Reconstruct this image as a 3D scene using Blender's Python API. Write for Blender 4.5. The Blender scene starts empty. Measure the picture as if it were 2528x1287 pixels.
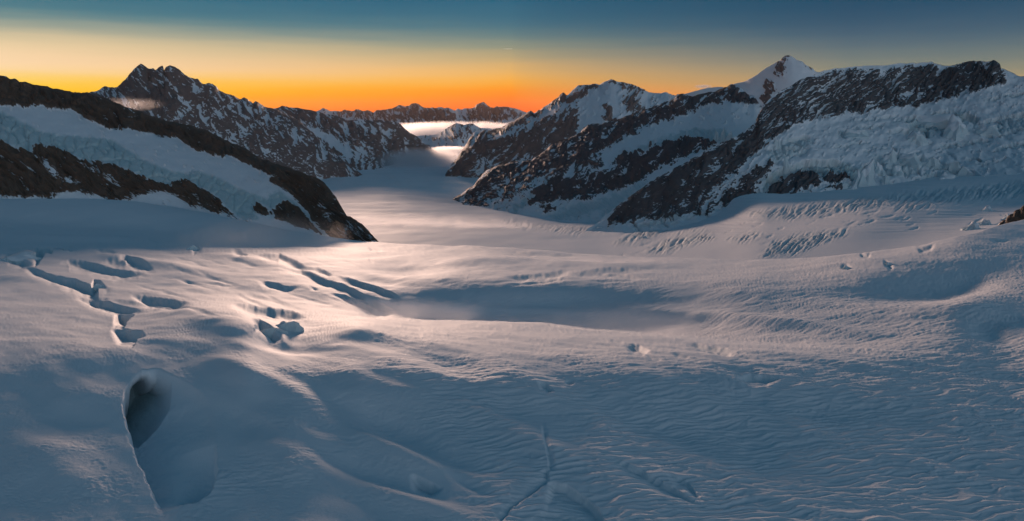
import bpy, math, random
import numpy as np
from mathutils import Vector
random.seed(7)
SC = bpy.context.scene
COL = SC.collection
R = math.radians

# ------------------------------------------------------------------ camera
F, CX, CY, HOR = 1805.0, 1264.0, 643.5, 272.0       # focal length and horizon row of the photograph
PITCH = math.atan((CY - HOR) / F)
cam = bpy.data.cameras.new('camera')
cam.sensor_width = 36.0
cam.lens = 36.0 * F / 2528.0
cam.clip_start, cam.clip_end = 1.0, 250000.0
cam_ob = bpy.data.objects.new('camera', cam)
COL.objects.link(cam_ob)
cam_ob.rotation_euler = (math.pi / 2 - PITCH, 0, 0)
SC.camera = cam_ob

# ------------------------------------------------------------------ exposure, world, sun
SC.view_settings.view_transform = 'Standard'
SC.view_settings.look = 'None'
SC.view_settings.gamma = 1.0
SC.view_settings.use_curve_mapping = False
SC.view_settings.exposure = 1.0
SC.render.engine = 'CYCLES'
SC.cycles.use_denoising = True
SC.cycles.max_bounces = 6
SC.cycles.volume_bounces = 3

SUN_AZ, SUN_EL = R(-13.0), R(1.45)
GLOW_AZ = R(-36.0)      # azimuth from the view axis (left is negative), elevation
SUN_DIR = Vector((math.sin(SUN_AZ) * math.cos(SUN_EL), math.cos(SUN_AZ) * math.cos(SUN_EL), math.sin(SUN_EL)))


def lin(c):
    return tuple((v / 255 / 12.92) if v / 255 <= 0.04045 else ((v / 255 + 0.055) / 1.055) ** 2.4 for v in c)


world = bpy.data.worlds.new('World')
SC.world = world
world.use_nodes = True
nt = world.node_tree
nt.nodes.clear()


def N(t, kind, **kw):
    n = t.nodes.new(kind)
    for k, v in kw.items():
        setattr(n, k, v)
    return n


def M(t, op, a, b=None, clamp=False):
    n = t.nodes.new('ShaderNodeMath')
    n.operation = op
    n.use_clamp = clamp
    for i, v in enumerate((a, b)):
        if v is None:
            continue
        if isinstance(v, (int, float)):
            n.inputs[i].default_value = v
        else:
            t.links.new(v, n.inputs[i])
    return n.outputs[0]


def ramp(t, fac, stops, interp='B_SPLINE'):
    n = t.nodes.new('ShaderNodeValToRGB')
    cr = n.color_ramp
    cr.interpolation = interp
    while len(cr.elements) < len(stops):
        cr.elements.new(0.5)
    for e, (p, c) in zip(cr.elements, stops):
        e.position = p
        e.color = (*c, 1)
    t.links.new(fac, n.inputs[0])
    return n.outputs[0]


out = N(nt, 'ShaderNodeOutputWorld')
sky = N(nt, 'ShaderNodeTexSky', sky_type='NISHITA', sun_disc=False, sun_elevation=SUN_EL, sun_rotation=SUN_AZ,
        altitude=3500.0, air_density=1.0, dust_density=1.0, ozone_density=3.0)
bg1 = N(nt, 'ShaderNodeBackground')
bg1.inputs[1].default_value = 0.0015
nt.links.new(sky.outputs[0], bg1.inputs[0])
# dawn colours of the air: bands by height above the horizon, lower and dimmer away from the sun
tc = N(nt, 'ShaderNodeTexCoord')
sep = N(nt, 'ShaderNodeSeparateXYZ')
nt.links.new(tc.outputs['Generated'], sep.inputs[0])
el = M(nt, 'ARCSINE', sep.outputs[2])
deg = M(nt, 'MULTIPLY', el, 180 / math.pi)
az = M(nt, 'ARCTAN2', sep.outputs[0], sep.outputs[1])
daz = M(nt, 'ABSOLUTE', M(nt, 'WRAP', M(nt, 'SUBTRACT', az, GLOW_AZ), 0))
wrapn = daz.node.inputs[0].links[0].from_node
wrapn.inputs[1].default_value = math.pi
wrapn.inputs[2].default_value = -math.pi
away = M(nt, 'DIVIDE', daz, math.pi)                        # 0 towards the sun, 1 opposite
e2 = M(nt, 'MAXIMUM', deg, 0.0)
stv = N(nt, 'ShaderNodeMapping')
stv.inputs['Scale'].default_value = (3.0, 3.0, 60.0)
nt.links.new(tc.outputs['Generated'], stv.inputs[0])
stn = N(nt, 'ShaderNodeTexNoise')
stn.inputs['Scale'].default_value = 1.6
stn.inputs['Detail'].default_value = 5
nt.links.new(stv.outputs[0], stn.inputs['Vector'])
pos = M(nt, 'ADD', M(nt, 'POWER', M(nt, 'DIVIDE', e2, 90.0, clamp=True), 0.45), M(nt, 'MULTIPLY', M(nt, 'SUBTRACT', stn.outputs[0], 0.5), 0.018), )


def ep(d):
    return (d / 90.0) ** 0.45


HIGH = [(14, (44, 96, 122)), (35, (24, 70, 95)), (90, (12, 46, 70))]
stops_sun = [(0.0, (255, 140, 0)), (0.9, (255, 186, 0)), (1.6, (255, 206, 0)), (2.4, (253, 212, 100)), (3.2, (253, 219, 172)), (3.9, (252, 216, 174)),
             (5.2, (234, 208, 162)), (6.5, (146, 160, 146)), (7.7, (66, 122, 136)), (9.5, (46, 102, 126))] + HIGH
stops_mid = [(0.0, (255, 84, 0)), (0.5, (255, 104, 0)), (1.4, (255, 142, 0)), (2.2, (248, 174, 56)), (3.1, (230, 180, 108)), (4.4, (156, 156, 126)),
             (5.4, (94, 124, 128)), (6.6, (58, 108, 128)), (7.9, (36, 96, 124))] + HIGH
stops_far = [(0.0, (255, 140, 40)), (0.9, (226, 150, 70)), (1.7, (190, 156, 104)), (3.0, (134, 138, 120)), (5.1, (76, 102, 118)), (7.5, (30, 74, 102)), (10, (28, 72, 98))] + HIGH[1:]
stops_anti = [(0.0, (122, 150, 170)), (3, (180, 190, 202)), (8, (228, 228, 234)), (16, (198, 216, 230)), (30, (92, 136, 160)), (50, (26, 66, 92)), (90, (12, 46, 70))]
ra = ramp(nt, pos, [(ep(d * 0.83 if d < 13 else d), lin(c)) for d, c in stops_sun])
rb = ramp(nt, pos, [(ep(d * 0.88 if d < 13 else d), lin(c)) for d, c in stops_far])
rm = ramp(nt, pos, [(ep(d), lin(c)) for d, c in stops_mid])
mixa = N(nt, 'ShaderNodeMix', data_type='RGBA')
nt.links.new(M(nt, 'MULTIPLY', away, 180 / 36.0, clamp=True), mixa.inputs[0])
nt.links.new(ra, mixa.inputs[6])
nt.links.new(rm, mixa.inputs[7])
mix = N(nt, 'ShaderNodeMix', data_type='RGBA')
nt.links.new(M(nt, 'POWER', M(nt, 'MULTIPLY', M(nt, 'SUBTRACT', away, 36.0 / 180), 180 / 24.0, clamp=True), 0.6), mix.inputs[0])
nt.links.new(mixa.outputs[2], mix.inputs[6])
nt.links.new(rb, mix.inputs[7])
pos0 = M(nt, 'POWER', M(nt, 'DIVIDE', M(nt, 'MAXIMUM', deg, 0.0), 90.0, clamp=True), 0.45)
rc = ramp(nt, pos0, [(ep(d), lin(c)) for d, c in stops_anti])
mix2 = N(nt, 'ShaderNodeMix', data_type='RGBA')                # unseen sky opposite the dawn, brightened to fill slopes facing the camera
mrs = N(nt, 'ShaderNodeMapRange', interpolation_type='SMOOTHSTEP')
mrs.inputs[1].default_value, mrs.inputs[2].default_value = 0.42, 0.85
nt.links.new(away, mrs.inputs[0])
nt.links.new(mrs.outputs[0], mix2.inputs[0])
nt.links.new(mix.outputs[2], mix2.inputs[6])
nt.links.new(rc, mix2.inputs[7])
bg2 = N(nt, 'ShaderNodeBackground')
nt.links.new(mix2.outputs[2], bg2.inputs[0])
bg2.inputs[1].default_value = 0.5
add = N(nt, 'ShaderNodeAddShader')
nt.links.new(bg1.outputs[0], add.inputs[0])
nt.links.new(bg2.outputs[0], add.inputs[1])
nt.links.new(add.outputs[0], out.inputs[0])

sun = bpy.data.lights.new('sun', 'SUN')
sun.energy = 2.6
sun.angle = R(6.0)
sun.color = (1.0, 0.66, 0.50)
sun_ob = bpy.data.objects.new('sun', sun)
COL.objects.link(sun_ob)
sun_ob.rotation_euler = SUN_DIR.to_track_quat('Z', 'Y').to_euler()
sun_ob.location = (0, 0, 2000)

# ------------------------------------------------------------------ numpy helpers
_rng = np.random.default_rng(11)
_perm = np.concatenate([_rng.permutation(256)] * 2).astype(np.int32)
_ga = _rng.random(256) * 2 * np.pi
_gx, _gy = np.cos(_ga).astype(np.float32), np.sin(_ga).astype(np.float32)


def pn(x, y, seed=0):
    """gradient noise, about -0.7..0.7"""
    x = np.asarray(x, np.float32) + np.float32(seed * 17.31)
    y = np.asarray(y, np.float32) + np.float32(seed * 9.77)
    xi, yi = np.floor(x), np.floor(y)
    xf, yf = x - xi, y - yi
    xi = xi.astype(np.int32) & 255
    yi = yi.astype(np.int32) & 255
    u = xf * xf * xf * (xf * (xf * 6 - 15) + 10)
    v = yf * yf * yf * (yf * (yf * 6 - 15) + 10)
    a, b = _perm[xi], _perm[xi + 1]
    h00, h01, h10, h11 = _perm[a + yi], _perm[a + yi + 1], _perm[b + yi], _perm[b + yi + 1]
    n00 = _gx[h00] * xf + _gy[h00] * yf
    n10 = _gx[h10] * (xf - 1) + _gy[h10] * yf
    n01 = _gx[h01] * xf + _gy[h01] * (yf - 1)
    n11 = _gx[h11] * (xf - 1) + _gy[h11] * (yf - 1)
    return (n00 * (1 - u) + n10 * u) * (1 - v) + (n01 * (1 - u) + n11 * u) * v


def fbm(x, y, octv=4, seed=0, gain=0.5):
    s, a = 0, 1.0
    for o in range(octv):
        s = s + a * pn(x * 2 ** o, y * 2 ** o, seed + o * 3)
        a *= gain
    return s


def ridged(x, y, octv=4, seed=0, gain=0.5):
    s, a, t = 0, 1.0, 0
    for o in range(octv):
        s = s + a * (1 - np.abs(pn(x * 2 ** o, y * 2 ** o, seed + o * 3)) * 2.2)
        t += a
        a *= gain
    return s / t


def cells(x, y, seed=0, jit=0.9):
    """worley: distance to nearest point, edge distance, random id value"""
    x = np.asarray(x, np.float32)
    y = np.asarray(y, np.float32)
    xi, yi = np.floor(x).astype(np.int32), np.floor(y).astype(np.int32)
    f1 = np.full(x.shape, 9.0, np.float32)
    f2 = f1.copy()
    idv = np.zeros(x.shape, np.float32)
    for i in (-1, 0, 1):
        for j in (-1, 0, 1):
            h = _perm[_perm[(xi + i + seed * 7) & 255] + ((yi + j) & 255)]
            cx = xi + i + 0.5 + jit * (h / 255.0 - 0.5)
            cy = yi + j + 0.5 + jit * (_perm[h] / 255.0 - 0.5)
            d = np.hypot(x - cx, y - cy)
            m = d < f1
            f2 = np.where(m, f1, np.minimum(f2, d))
            idv = np.where(m, _perm[_perm[h] ^ 77] / 255.0, idv)
            f1 = np.where(m, d, f1)
    return f1, f2 - f1, idv


def sstep(a, b, x):
    t = np.clip((x - a) / (b - a), 0, 1)
    return t * t * (3 - 2 * t)


def pchip_slopes(X, Y):
    h = np.diff(X, axis=0)
    dl = np.diff(Y, axis=0) / h
    m = np.zeros_like(Y)
    m[0], m[-1] = dl[0], dl[-1]
    if len(X) > 2:
        w1 = 2 * h[1:] + h[:-1]
        w2 = h[1:] + 2 * h[:-1]
        ok = dl[:-1] * dl[1:] > 0
        with np.errstate(divide='ignore', invalid='ignore'):
            hm = (w1 + w2) / (w1 / dl[:-1] + w2 / dl[1:])
        m[1:-1] = np.where(ok, hm, 0)
    return m


def pchip1(xs, ys, x):
    xs, ys = np.asarray(xs, float), np.asarray(ys, float)
    m = pchip_slopes(xs, ys)
    x = np.clip(x, xs[0], xs[-1])
    i = np.clip(np.searchsorted(xs, x) - 1, 0, len(xs) - 2)
    h = xs[i + 1] - xs[i]
    t = (x - xs[i]) / h
    return ((1 + 2 * t) * (1 - t) ** 2 * ys[i] + t * (1 - t) ** 2 * h * m[i] + t * t * (3 - 2 * t) * ys[i + 1] + t * t * (t - 1) * h * m[i + 1])


def tan_el(py):
    """tangent of the angle below the horizon at the photograph's middle column"""
    return np.tan(np.arctan((np.asarray(py, float) - CY) / F) + PITCH)


def world_pt(px, py, d):
    """point seen in the photograph at (px, py), standing d metres away over the ground"""
    x, y = (np.asarray(px, float) - CX) / F, (CY - np.asarray(py, float)) / F
    c, s = math.cos(PITCH), math.sin(PITCH)
    dx, dy, dz = x, c + s * y, -s + c * y
    k = d / np.hypot(dx, dy)
    return np.stack([dx * k, dy * k, dz * k], axis=-1)


def to_px(p):
    c, s = math.cos(PITCH), math.sin(PITCH)
    f = p[..., 1] * c - p[..., 2] * s
    u = p[..., 1] * s + p[..., 2] * c
    return CX + F * p[..., 0] / f, CY - F * u / f


def poly_sd(px, py, poly, soft=1.0):
    """signed distance to a closed outline, positive inside (only right near it; -99 far off)"""
    P = np.asarray(poly, float)
    res = np.full(px.shape, -99.0)
    m = (px > P[:, 0].min() - 40) & (px < P[:, 0].max() + 40) & (py > P[:, 1].min() - 40) & (py < P[:, 1].max() + 40)
    x, y = px[m], py[m]
    dm = np.full(x.shape, 1e9)
    ins = np.zeros(x.shape, bool)
    for (x0, y0), (x1, y1) in zip(P, np.roll(P, -1, 0)):
        ex, ey = x1 - x0, y1 - y0
        t = np.clip(((x - x0) * ex + (y - y0) * ey) / (ex * ex + ey * ey + 1e-9), 0, 1)
        dm = np.minimum(dm, np.hypot(x - x0 - t * ex, y - y0 - t * ey))
        c = ((y0 > y) != (y1 > y))
        with np.errstate(divide='ignore', invalid='ignore'):
            ins ^= c & (x < (x1 - x0) * (y - y0) / (y1 - y0 + 1e-12) + x0)
    res[m] = np.where(ins, dm, -dm)
    return res


def loft(rows, pxs, ny, smooth=True, jag=None):
    """surface through curves (top to bottom), each a list of (px, py, metres away)"""
    PY, LD = [], []
    for r in rows:
        a = np.asarray(r, float)
        if smooth:
            PY.append(pchip1(a[:, 0], a[:, 1], pxs))
        else:
            PY.append(np.interp(pxs, a[:, 0], a[:, 1]))
        LD.append(pchip1(a[:, 0], np.log(a[:, 2]), pxs))
    PY, LD = np.array(PY), np.array(LD)
    if jag is not None:
        PY[0] = np.interp(pxs, np.asarray(rows[0], float)[:, 0], np.asarray(rows[0], float)[:, 1]) + jag
    for i in range(1, len(PY)):
        PY[i] = np.maximum(PY[i], PY[i - 1] + 1.5)
    mm = pchip_slopes(PY, LD)
    T = np.linspace(0, 1, ny)[:, None]
    Q = PY[0][None] + (PY[-1] - PY[0])[None] * T
    idx = np.zeros(Q.shape, int)
    for i in range(1, len(PY) - 1):
        idx += Q >= PY[i][None]
    g = lambda A, o: np.take_along_axis(A, idx + o, axis=0)
    x0, h = g(PY, 0), g(PY, 1) - g(PY, 0)
    t = np.clip((Q - x0) / h, 0, 1)
    L = (1 + 2 * t) * (1 - t) ** 2 * g(LD, 0) + t * (1 - t) ** 2 * h * g(mm, 0) + t * t * (3 - 2 * t) * g(LD, 1) + t * t * (t - 1) * h * g(mm, 1)
    PXG = np.broadcast_to(pxs[None], Q.shape)
    return PXG, Q, np.exp(L)


def grid_normals(P):
    du, dv = np.gradient(P, axis=1), np.gradient(P, axis=0)
    n = np.cross(dv, du)
    n /= np.linalg.norm(n, axis=-1, keepdims=True) + 1e-12
    tocam = -P
    flip = np.sign((n * tocam).sum(-1, keepdims=True))
    return n * np.where(flip == 0, 1, flip)


def mesh_from(name, V, Fq, attrs, mat, parent=None, normals=None):
    me = bpy.data.meshes.new(name)
    nv, nf = len(V), len(Fq)
    me.vertices.add(nv)
    me.vertices.foreach_set('co', np.ascontiguousarray(V, np.float32).ravel())
    k = Fq.shape[1]
    me.loops.add(nf * k)
    me.loops.foreach_set('vertex_index', np.ascontiguousarray(Fq, np.int32).ravel())
    me.polygons.add(nf)
    me.polygons.foreach_set('loop_start', np.arange(nf, dtype=np.int32) * k)
    me.polygons.foreach_set('use_smooth', np.ones(nf, bool))
    me.update(calc_edges=True)
    for an, av in attrs.items():
        at = me.attributes.new(an, 'FLOAT', 'POINT')
        at.data.foreach_set('value', np.ascontiguousarray(av, np.float32).ravel())
    if normals is not None:
        me.normals_split_custom_set_from_vertices(normals.tolist() if False else np.ascontiguousarray(normals, np.float32))
    me.materials.append(mat)
    ob = bpy.data.objects.new(name, me)
    COL.objects.link(ob)
    if parent:
        ob.parent = parent
    return ob


def grid_faces(ny, nx):
    i = np.arange(ny * nx).reshape(ny, nx)
    return np.stack([i[:-1, :-1], i[1:, :-1], i[1:, 1:], i[:-1, 1:]], -1).reshape(-1, 4)


def tag(o, label=None, cat=None, group=None, kind=None):
    if label:
        o['label'] = label
    if cat:
        o['category'] = cat
    if group:
        o['group'] = group
    if kind:
        o['kind'] = kind
    return o


def scarp_field(PX, PY, pts, H, W, side=1, p=1.9, t0=0.34, t1=0.34, rough=1.0, soft=6.5):
    """drop below a line drawn on a surface: full depth H just past the line, climbing back over W; returns (mask, drop, closeness)"""
    Q = np.asarray(pts, float)
    seg = np.hypot(*np.diff(Q, axis=0).T)
    cum = np.concatenate([[0], np.cumsum(seg)])
    L = cum[-1]
    m = (PX > Q[:, 0].min() - W - 5) & (PX < Q[:, 0].max() + W + 5) & (PY > Q[:, 1].min() - W - 5) & (PY < Q[:, 1].max() + W + 5)
    x, y = PX[m], PY[m]
    n = rough * fbm(x / 22, y / 22, 2, int(abs(Q[0, 0])) % 50) * min(3.0, W * 0.2)
    x, y = x + n * 0.6, y + n
    best = np.full(x.shape, 1e9)
    sd = np.zeros(x.shape)
    al = np.zeros(x.shape)
    for i in range(len(Q) - 1):
        ex, ey = Q[i + 1] - Q[i]
        t = ((x - Q[i, 0]) * ex + (y - Q[i, 1]) * ey) / (seg[i] ** 2)
        tc = np.clip(t, 0, 1)
        dd = np.hypot(x - Q[i, 0] - tc * ex, y - Q[i, 1] - tc * ey)
        cr = (ex * (y - Q[i, 1]) - ey * (x - Q[i, 0])) / seg[i]
        mm = dd < best
        best = np.where(mm, dd, best)
        sd = np.where(mm, np.sign(cr) * side, sd)
        al = np.where(mm, (cum[i] + tc * seg[i]) / L, al)
    tap = sstep(0, t0, al) * sstep(0, t1, 1 - al)
    w = W * (0.45 + 0.55 * tap)
    dr = np.where((sd > 0) & (best < w), (1 - np.clip(best / w, 0, 1)) ** p, 0) * tap * H * np.minimum(best / soft, 1)
    return m, dr, (dr > 0.2 * H) * np.clip(1 - best / (w * 0.4), 0, 1)


# ------------------------------------------------------------------ materials
def attr(t, n):
    a = N(t, 'ShaderNodeAttribute', attribute_name=n)
    return a.outputs['Fac']


def mixc(t, f, a, b):
    n = N(t, 'ShaderNodeMix', data_type='RGBA')
    for i, v in ((0, f), (6, a), (7, b)):
        if isinstance(v, (int, float)):
            n.inputs[i].default_value = v
        elif isinstance(v, tuple):
            n.inputs[i].default_value = (*v, 1)
        else:
            t.links.new(v, n.inputs[i])
    return n.outputs[2]


def terrain_mat(name, rock_a, rock_b, grain, snow=(0.80, 0.82, 0.86), ice=(0.42, 0.58, 0.62), bump=0.5):
    """snow, bare rock and glacier ice, told apart by the 'rock' and 'ice' values stored on the surface; grain in metres"""
    m = bpy.data.materials.new(name)
    m.use_nodes = True
    t = m.node_tree
    b = t.nodes['Principled BSDF']
    geo = N(t, 'ShaderNodeNewGeometry')
    n1 = N(t, 'ShaderNodeTexNoise')
    n1.inputs['Scale'].default_value = 1.0 / grain
    n1.inputs['Detail'].default_value = 6
    n1.inputs['Roughness'].default_value = 0.65
    t.links.new(geo.outputs['Position'], n1.inputs['Vector'])
    n2 = N(t, 'ShaderNodeTexNoise')
    n2.inputs['Scale'].default_value = 1.0 / (grain * 9)
    n2.inputs['Detail'].default_value = 4
    t.links.new(geo.outputs['Position'], n2.inputs['Vector'])
    rk = attr(t, 'rock')
    edge = M(t, 'ADD', rk, M(t, 'MULTIPLY', M(t, 'SUBTRACT', n1.outputs[0], 0.5), 0.7))
    mr = N(t, 'ShaderNodeMapRange')
    mr.inputs[1].default_value, mr.inputs[2].default_value = 0.36, 0.64
    t.links.new(edge, mr.inputs[0])
    rockc = mixc(t, n2.outputs[0], rock_a, rock_b)
    snowc = mixc(t, n1.outputs[0], tuple(c * 0.94 for c in snow), snow)
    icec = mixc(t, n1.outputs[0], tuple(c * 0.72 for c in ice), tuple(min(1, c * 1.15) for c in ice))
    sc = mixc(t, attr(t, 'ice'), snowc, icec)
    t.links.new(mixc(t, mr.outputs[0], sc, rockc), b.inputs['Base Color'])
    b.inputs['Roughness'].default_value = 0.75
    b.inputs['Specular IOR Level'].default_value = 0.2
    bp = N(t, 'ShaderNodeBump')
    bp.inputs['Strength'].default_value = bump
    bp.inputs['Distance'].default_value = grain * 0.5
    t.links.new(M(t, 'MULTIPLY', n1.outputs[0], M(t, 'ADD', 0.3, rk)), bp.inputs['Height'])
    t.links.new(bp.outputs[0], b.inputs['Normal'])
    return m


# ------------------------------------------------------------------ mountains
def mountain(name, rows, polys, label, mat, x0=None, x1=None, step=2.1, rstep=1.9, strike=45, base=0.0, amp=0.5, lw=(70, 9), relief=5.0,
             jagpx=2.0, seed=1, snow_relief=1.0, icefield=None, parts=None, cat='mountain', coupling=2.3, back=0.6, rockfine=0.5, ledge=0.8, scarps=(), ribs=None):
    """polys: list of (kind, outline, weight, edge px) with kind rock / snow / ice; parts: list of (name, outline) cut out as children"""
    a0 = np.asarray(rows[0], float)
    x0 = a0[0, 0] if x0 is None else x0
    x1 = a0[-1, 0] if x1 is None else x1
    pxs = np.arange(x0, x1 + step, step)
    hmax = max(np.interp(pxs, np.asarray(rows[-1], float)[:, 0], np.asarray(rows[-1], float)[:, 1]) - np.interp(pxs, a0[:, 0], a0[:, 1]))
    ny = max(12, int(hmax / rstep))
    jag = jagpx * (0.7 * fbm(pxs / 30.0, pxs * 0 + seed, 2, seed, 0.5) + 1.0 * (0.5 - ridged(pxs / 26.0, pxs * 0 + seed * 1.7, 4, seed + 2, 0.55)) * 1.2)
    PX, PY, D = loft(rows, pxs, ny, True, jag)
    P = world_pt(PX, PY, D)
    th = R(strike)
    u = (PX * math.cos(th) + PY * math.sin(th))        # along the strike
    v = (-PX * math.sin(th) + PY * math.cos(th))       # across it
    wob = fbm(PX / 60, PY / 60, 3, seed + 40) * 14
    t2 = R(strike * 1.35 if ribs is None else ribs)
    u2, v2 = PX * math.cos(t2) + PY * math.sin(t2), -PX * math.sin(t2) + PY * math.cos(t2)
    big = ridged(u2 / lw[0] / 1.8, (v2 + wob * 1.3) / lw[1] / 2.6, 4, seed + 1, 0.55)
    mid = ridged(u / lw[0] / 0.62, (v + wob) / lw[1] / 0.62, 4, seed + 5, 0.65)
    fine = 0.25 * fbm(PX / 6.0, PY / 4.5, 3, seed + 9, 0.7) + 1.2 * fbm(u / 20, (v + wob * 0.3) / 3.4, 3, seed + 11, 0.7)
    rk = np.full(PX.shape, float(base))
    ice = np.zeros(PX.shape)
    wn = fbm(PX / 22, PY / 16, 5, seed + 21, 0.68) * 17
    for kind, outl, w, soft in polys:
        sd = poly_sd(PX + wn * 0.7, PY + wn * 0.5, outl)
        sf = soft if kind == 'ice' else soft * 2.2
        s = sstep(-sf, sf, sd)
        if kind == 'ice':
            ice = np.maximum(ice, s * w)
            rk = rk * (1 - s) + (-0.9) * s
        else:
            val = w if kind == 'rock' else -w
            rk = rk * (1 - s) + val * s
    sc_ = rk + amp * ((mid - 0.5) * 1.6 + (big - 0.5) * coupling) + rockfine * fine
    rock = sstep(-0.16, 0.16, sc_)
    rock *= (1 - ice)
    rel = relief * (rock * 0.5 + 0.5 * sstep(-0.9, 0.2, rk)) * ((mid - 0.5) * 1.2 + (big - 0.5) * 4.2 + fine * 0.2) * (0.15 + 0.85 * sstep(0, 16, PY - PY[:1])) \
        + (1 - rock) * snow_relief * fbm(PX / 40, PY / 22, 4, seed + 30) * 2.0
    for pts, H, W in scarps:
        m_, dr_, cl_ = scarp_field(PX, PY, pts, H, W, t0=0.25, t1=0.25, rough=1.6, soft=3.0)
        rel[m_] -= dr_
        ice[m_] = np.maximum(ice[m_], 0.6 * cl_)
    if icefield is not None:
        rel = rel + ice * icefield(PX, PY)
    Nn = grid_normals(P)
    P0 = P
    P = P0 + Nn * (rel * D / F)[..., None]
    led = np.clip((Nn[..., 2] - grid_normals(P)[..., 2]) * ledge, -0.9, 0.9)       # snow lies on the ledges
    rock = sstep(-0.3, 0.3, rk + amp * ((mid - 0.56) * 1.4 + (big - 0.58) * coupling) + rockfine * fine * np.where(rk > -0.5, 1.0, 0.35) + np.where(rk > -0.5, led, led * 0.15)) * (1 - ice)
    # the far side of the ridge falls away again
    top = P[0]
    rad = top[:, :2] / np.linalg.norm(top[:, :2], axis=1, keepdims=True)
    hgt = np.maximum(P[0, :, 2] - P[-1, :, 2], 20)
    back_rows = []
    for f_ in (1.0, 0.55, 0.2, 0.06):
        b = top.copy()
        b[:, :2] += rad * (hgt * f_ * 1.5)[:, None]
        b[:, 2] -= hgt * f_ * back * 1.6
        back_rows.append(b)
    Pf = np.concatenate([np.array(back_rows), P], 0)
    rep = lambda A: np.concatenate([np.repeat(A[:1], 4, 0), A], 0)
    rock_f, ice_f = rep(rock), rep(ice)
    nyf, nx = Pf.shape[:2]
    Fq = grid_faces(nyf, nx)
    V = Pf.reshape(-1, 3)
    if not parts:
        ob = mesh_from(name, V, Fq, {'rock': rock_f, 'ice': ice_f}, mat)
        tag(ob, label, cat, kind='structure')
        return ob, (PX, PY, D, P)
    root = bpy.data.objects.new(name, None)
    COL.objects.link(root)
    base_mid = V[np.argmin(V[:, 2])]
    root.location = Vector(base_mid)
    tag(root, label, cat, kind='structure')
    Nf = grid_normals(Pf).reshape(-1, 3)
    cls = np.zeros((nyf, nx), int)
    for i, (pn_, outl) in enumerate(parts):
        if outl is None:
            continue
        sd = rep(poly_sd(PX + wn * 0.3, PY + wn * 0.3, outl))
        cls[sd > 0] = i
    fc = cls.reshape(-1)[Fq[:, 0]]
    for i, (pn_, outl) in enumerate(parts):
        fs = Fq[fc == i]
        if not len(fs):
            continue
        ids, inv = np.unique(fs, return_inverse=True)
        ob = mesh_from(pn_, V[ids] - base_mid, inv.reshape(-1, 4), {'rock': rock_f.reshape(-1)[ids], 'ice': ice_f.reshape(-1)[ids]}, mat, root, Nf[ids])
    return root, (PX, PY, D, P)


def crackle(sx, sy, h, seed=0, lean=0.0):
    """broken glacier ice: upright blocks and slots"""
    def f(px, py):
        w = fbm(px / 30, py / 30, 3, seed) * 12
        _, e, idv = cells((px + lean * py + w) / sx, (py + w * 0.5) / sy, seed)
        return h * ((idv - 0.5) * 1.1 - 1.2 * (1 - sstep(0.0, 0.22, e))) + h * 0.5 * fbm(px / 7, py / 7, 3, seed + 4)
    return f


def push(rows, f):
    return [[(x, y, d * f(x)) for x, y, d in r] for r in rows]


MAT_A = terrain_mat('brown_rock_and_snow', (0.082, 0.058, 0.045), (0.165, 0.120, 0.095), 4.0)
MAT_B = terrain_mat('grey_rock_and_snow', (0.12, 0.098, 0.095), (0.21, 0.175, 0.17), 10.0)
MAT_G = terrain_mat('dark_rock_and_snow', (0.056, 0.059, 0.066), (0.125, 0.128, 0.14), 5.0)
MAT_FAR = terrain_mat('distant_rock_and_snow', (0.10, 0.09, 0.095), (0.16, 0.145, 0.15), 60.0)

# --- near ridge on the left with its hanging glacier
A_top = [(-500, 60, 2100), (-200, 150, 2000), (-60, 180, 1950), (0, 188, 1900), (12, 187, 1900), (25, 197, 1900), (35, 196, 1900), (48, 204, 1900), (58, 203, 1900),
         (70, 205, 1900), (80, 210, 1900), (98, 212, 1900), (120, 216, 1900), (155, 223, 1900), (175, 230, 1900), (215, 231, 1900), (232, 238, 1880),
         (250, 242, 1870), (290, 256, 1840), (330, 272, 1810), (360, 283, 1790), (395, 297, 1770), (430, 302, 1740), (470, 311, 1710), (520, 327, 1660),
         (550, 345, 1620), (600, 365, 1560), (640, 392, 1500), (680, 404, 1440), (720, 418, 1390), (750, 428, 1350), (775, 438, 1320), (800, 450, 1280),
         (815, 470, 1255), (830, 490, 1225), (845, 515, 1190), (855, 530, 1165), (880, 545, 1125), (905, 565, 1090), (925, 585, 1060), (940, 600, 1050)]
A_mid = [(-500, 250, 1820), (0, 262, 1760), (200, 292, 1740), (400, 345, 1630), (600, 410, 1450), (700, 450, 1350), (800, 530, 1215), (900, 580, 1080), (940, 612, 1045)]
A_mid2 = [(-500, 320, 1700), (0, 345, 1600), (200, 395, 1540), (400, 450, 1440), (600, 520, 1300), (700, 530, 1250), (800, 565, 1165), (900, 600, 1065), (940, 624, 1040)]
A_base = [(-500, 520, 1430), (0, 520, 1425), (300, 520, 1420), (450, 540, 1365), (600, 575, 1260), (750, 600, 1135), (900, 625, 1030), (940, 640, 1020)]
A_up_edge = [(-520, 200), (-200, 235), (0, 258), (60, 265), (100, 262), (160, 272), (175, 268), (210, 292), (250, 310), (285, 322), (305, 316), (340, 325), (370, 330), (400, 338),
             (440, 340), (480, 370), (530, 385), (560, 382), (600, 400), (640, 420), (684, 438), (660, 446), (690, 462), (720, 480), (745, 510), (770, 535), (790, 560), (812, 585)]
A_low_edge = [(805, 592), (775, 558), (760, 530), (740, 512), (700, 492), (690, 500), (672, 518), (645, 500), (632, 500), (628, 520), (640, 540), (600, 545), (560, 512), (540, 488), (500, 463), (470, 448),
              (442, 444), (420, 456), (390, 450), (350, 434), (290, 408), (230, 397), (200, 394), (180, 380), (130, 364), (92, 357), (78, 373), (40, 364), (0, 344), (-200, 330), (-520, 300)]
A_glacier = A_up_edge + A_low_edge
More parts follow.
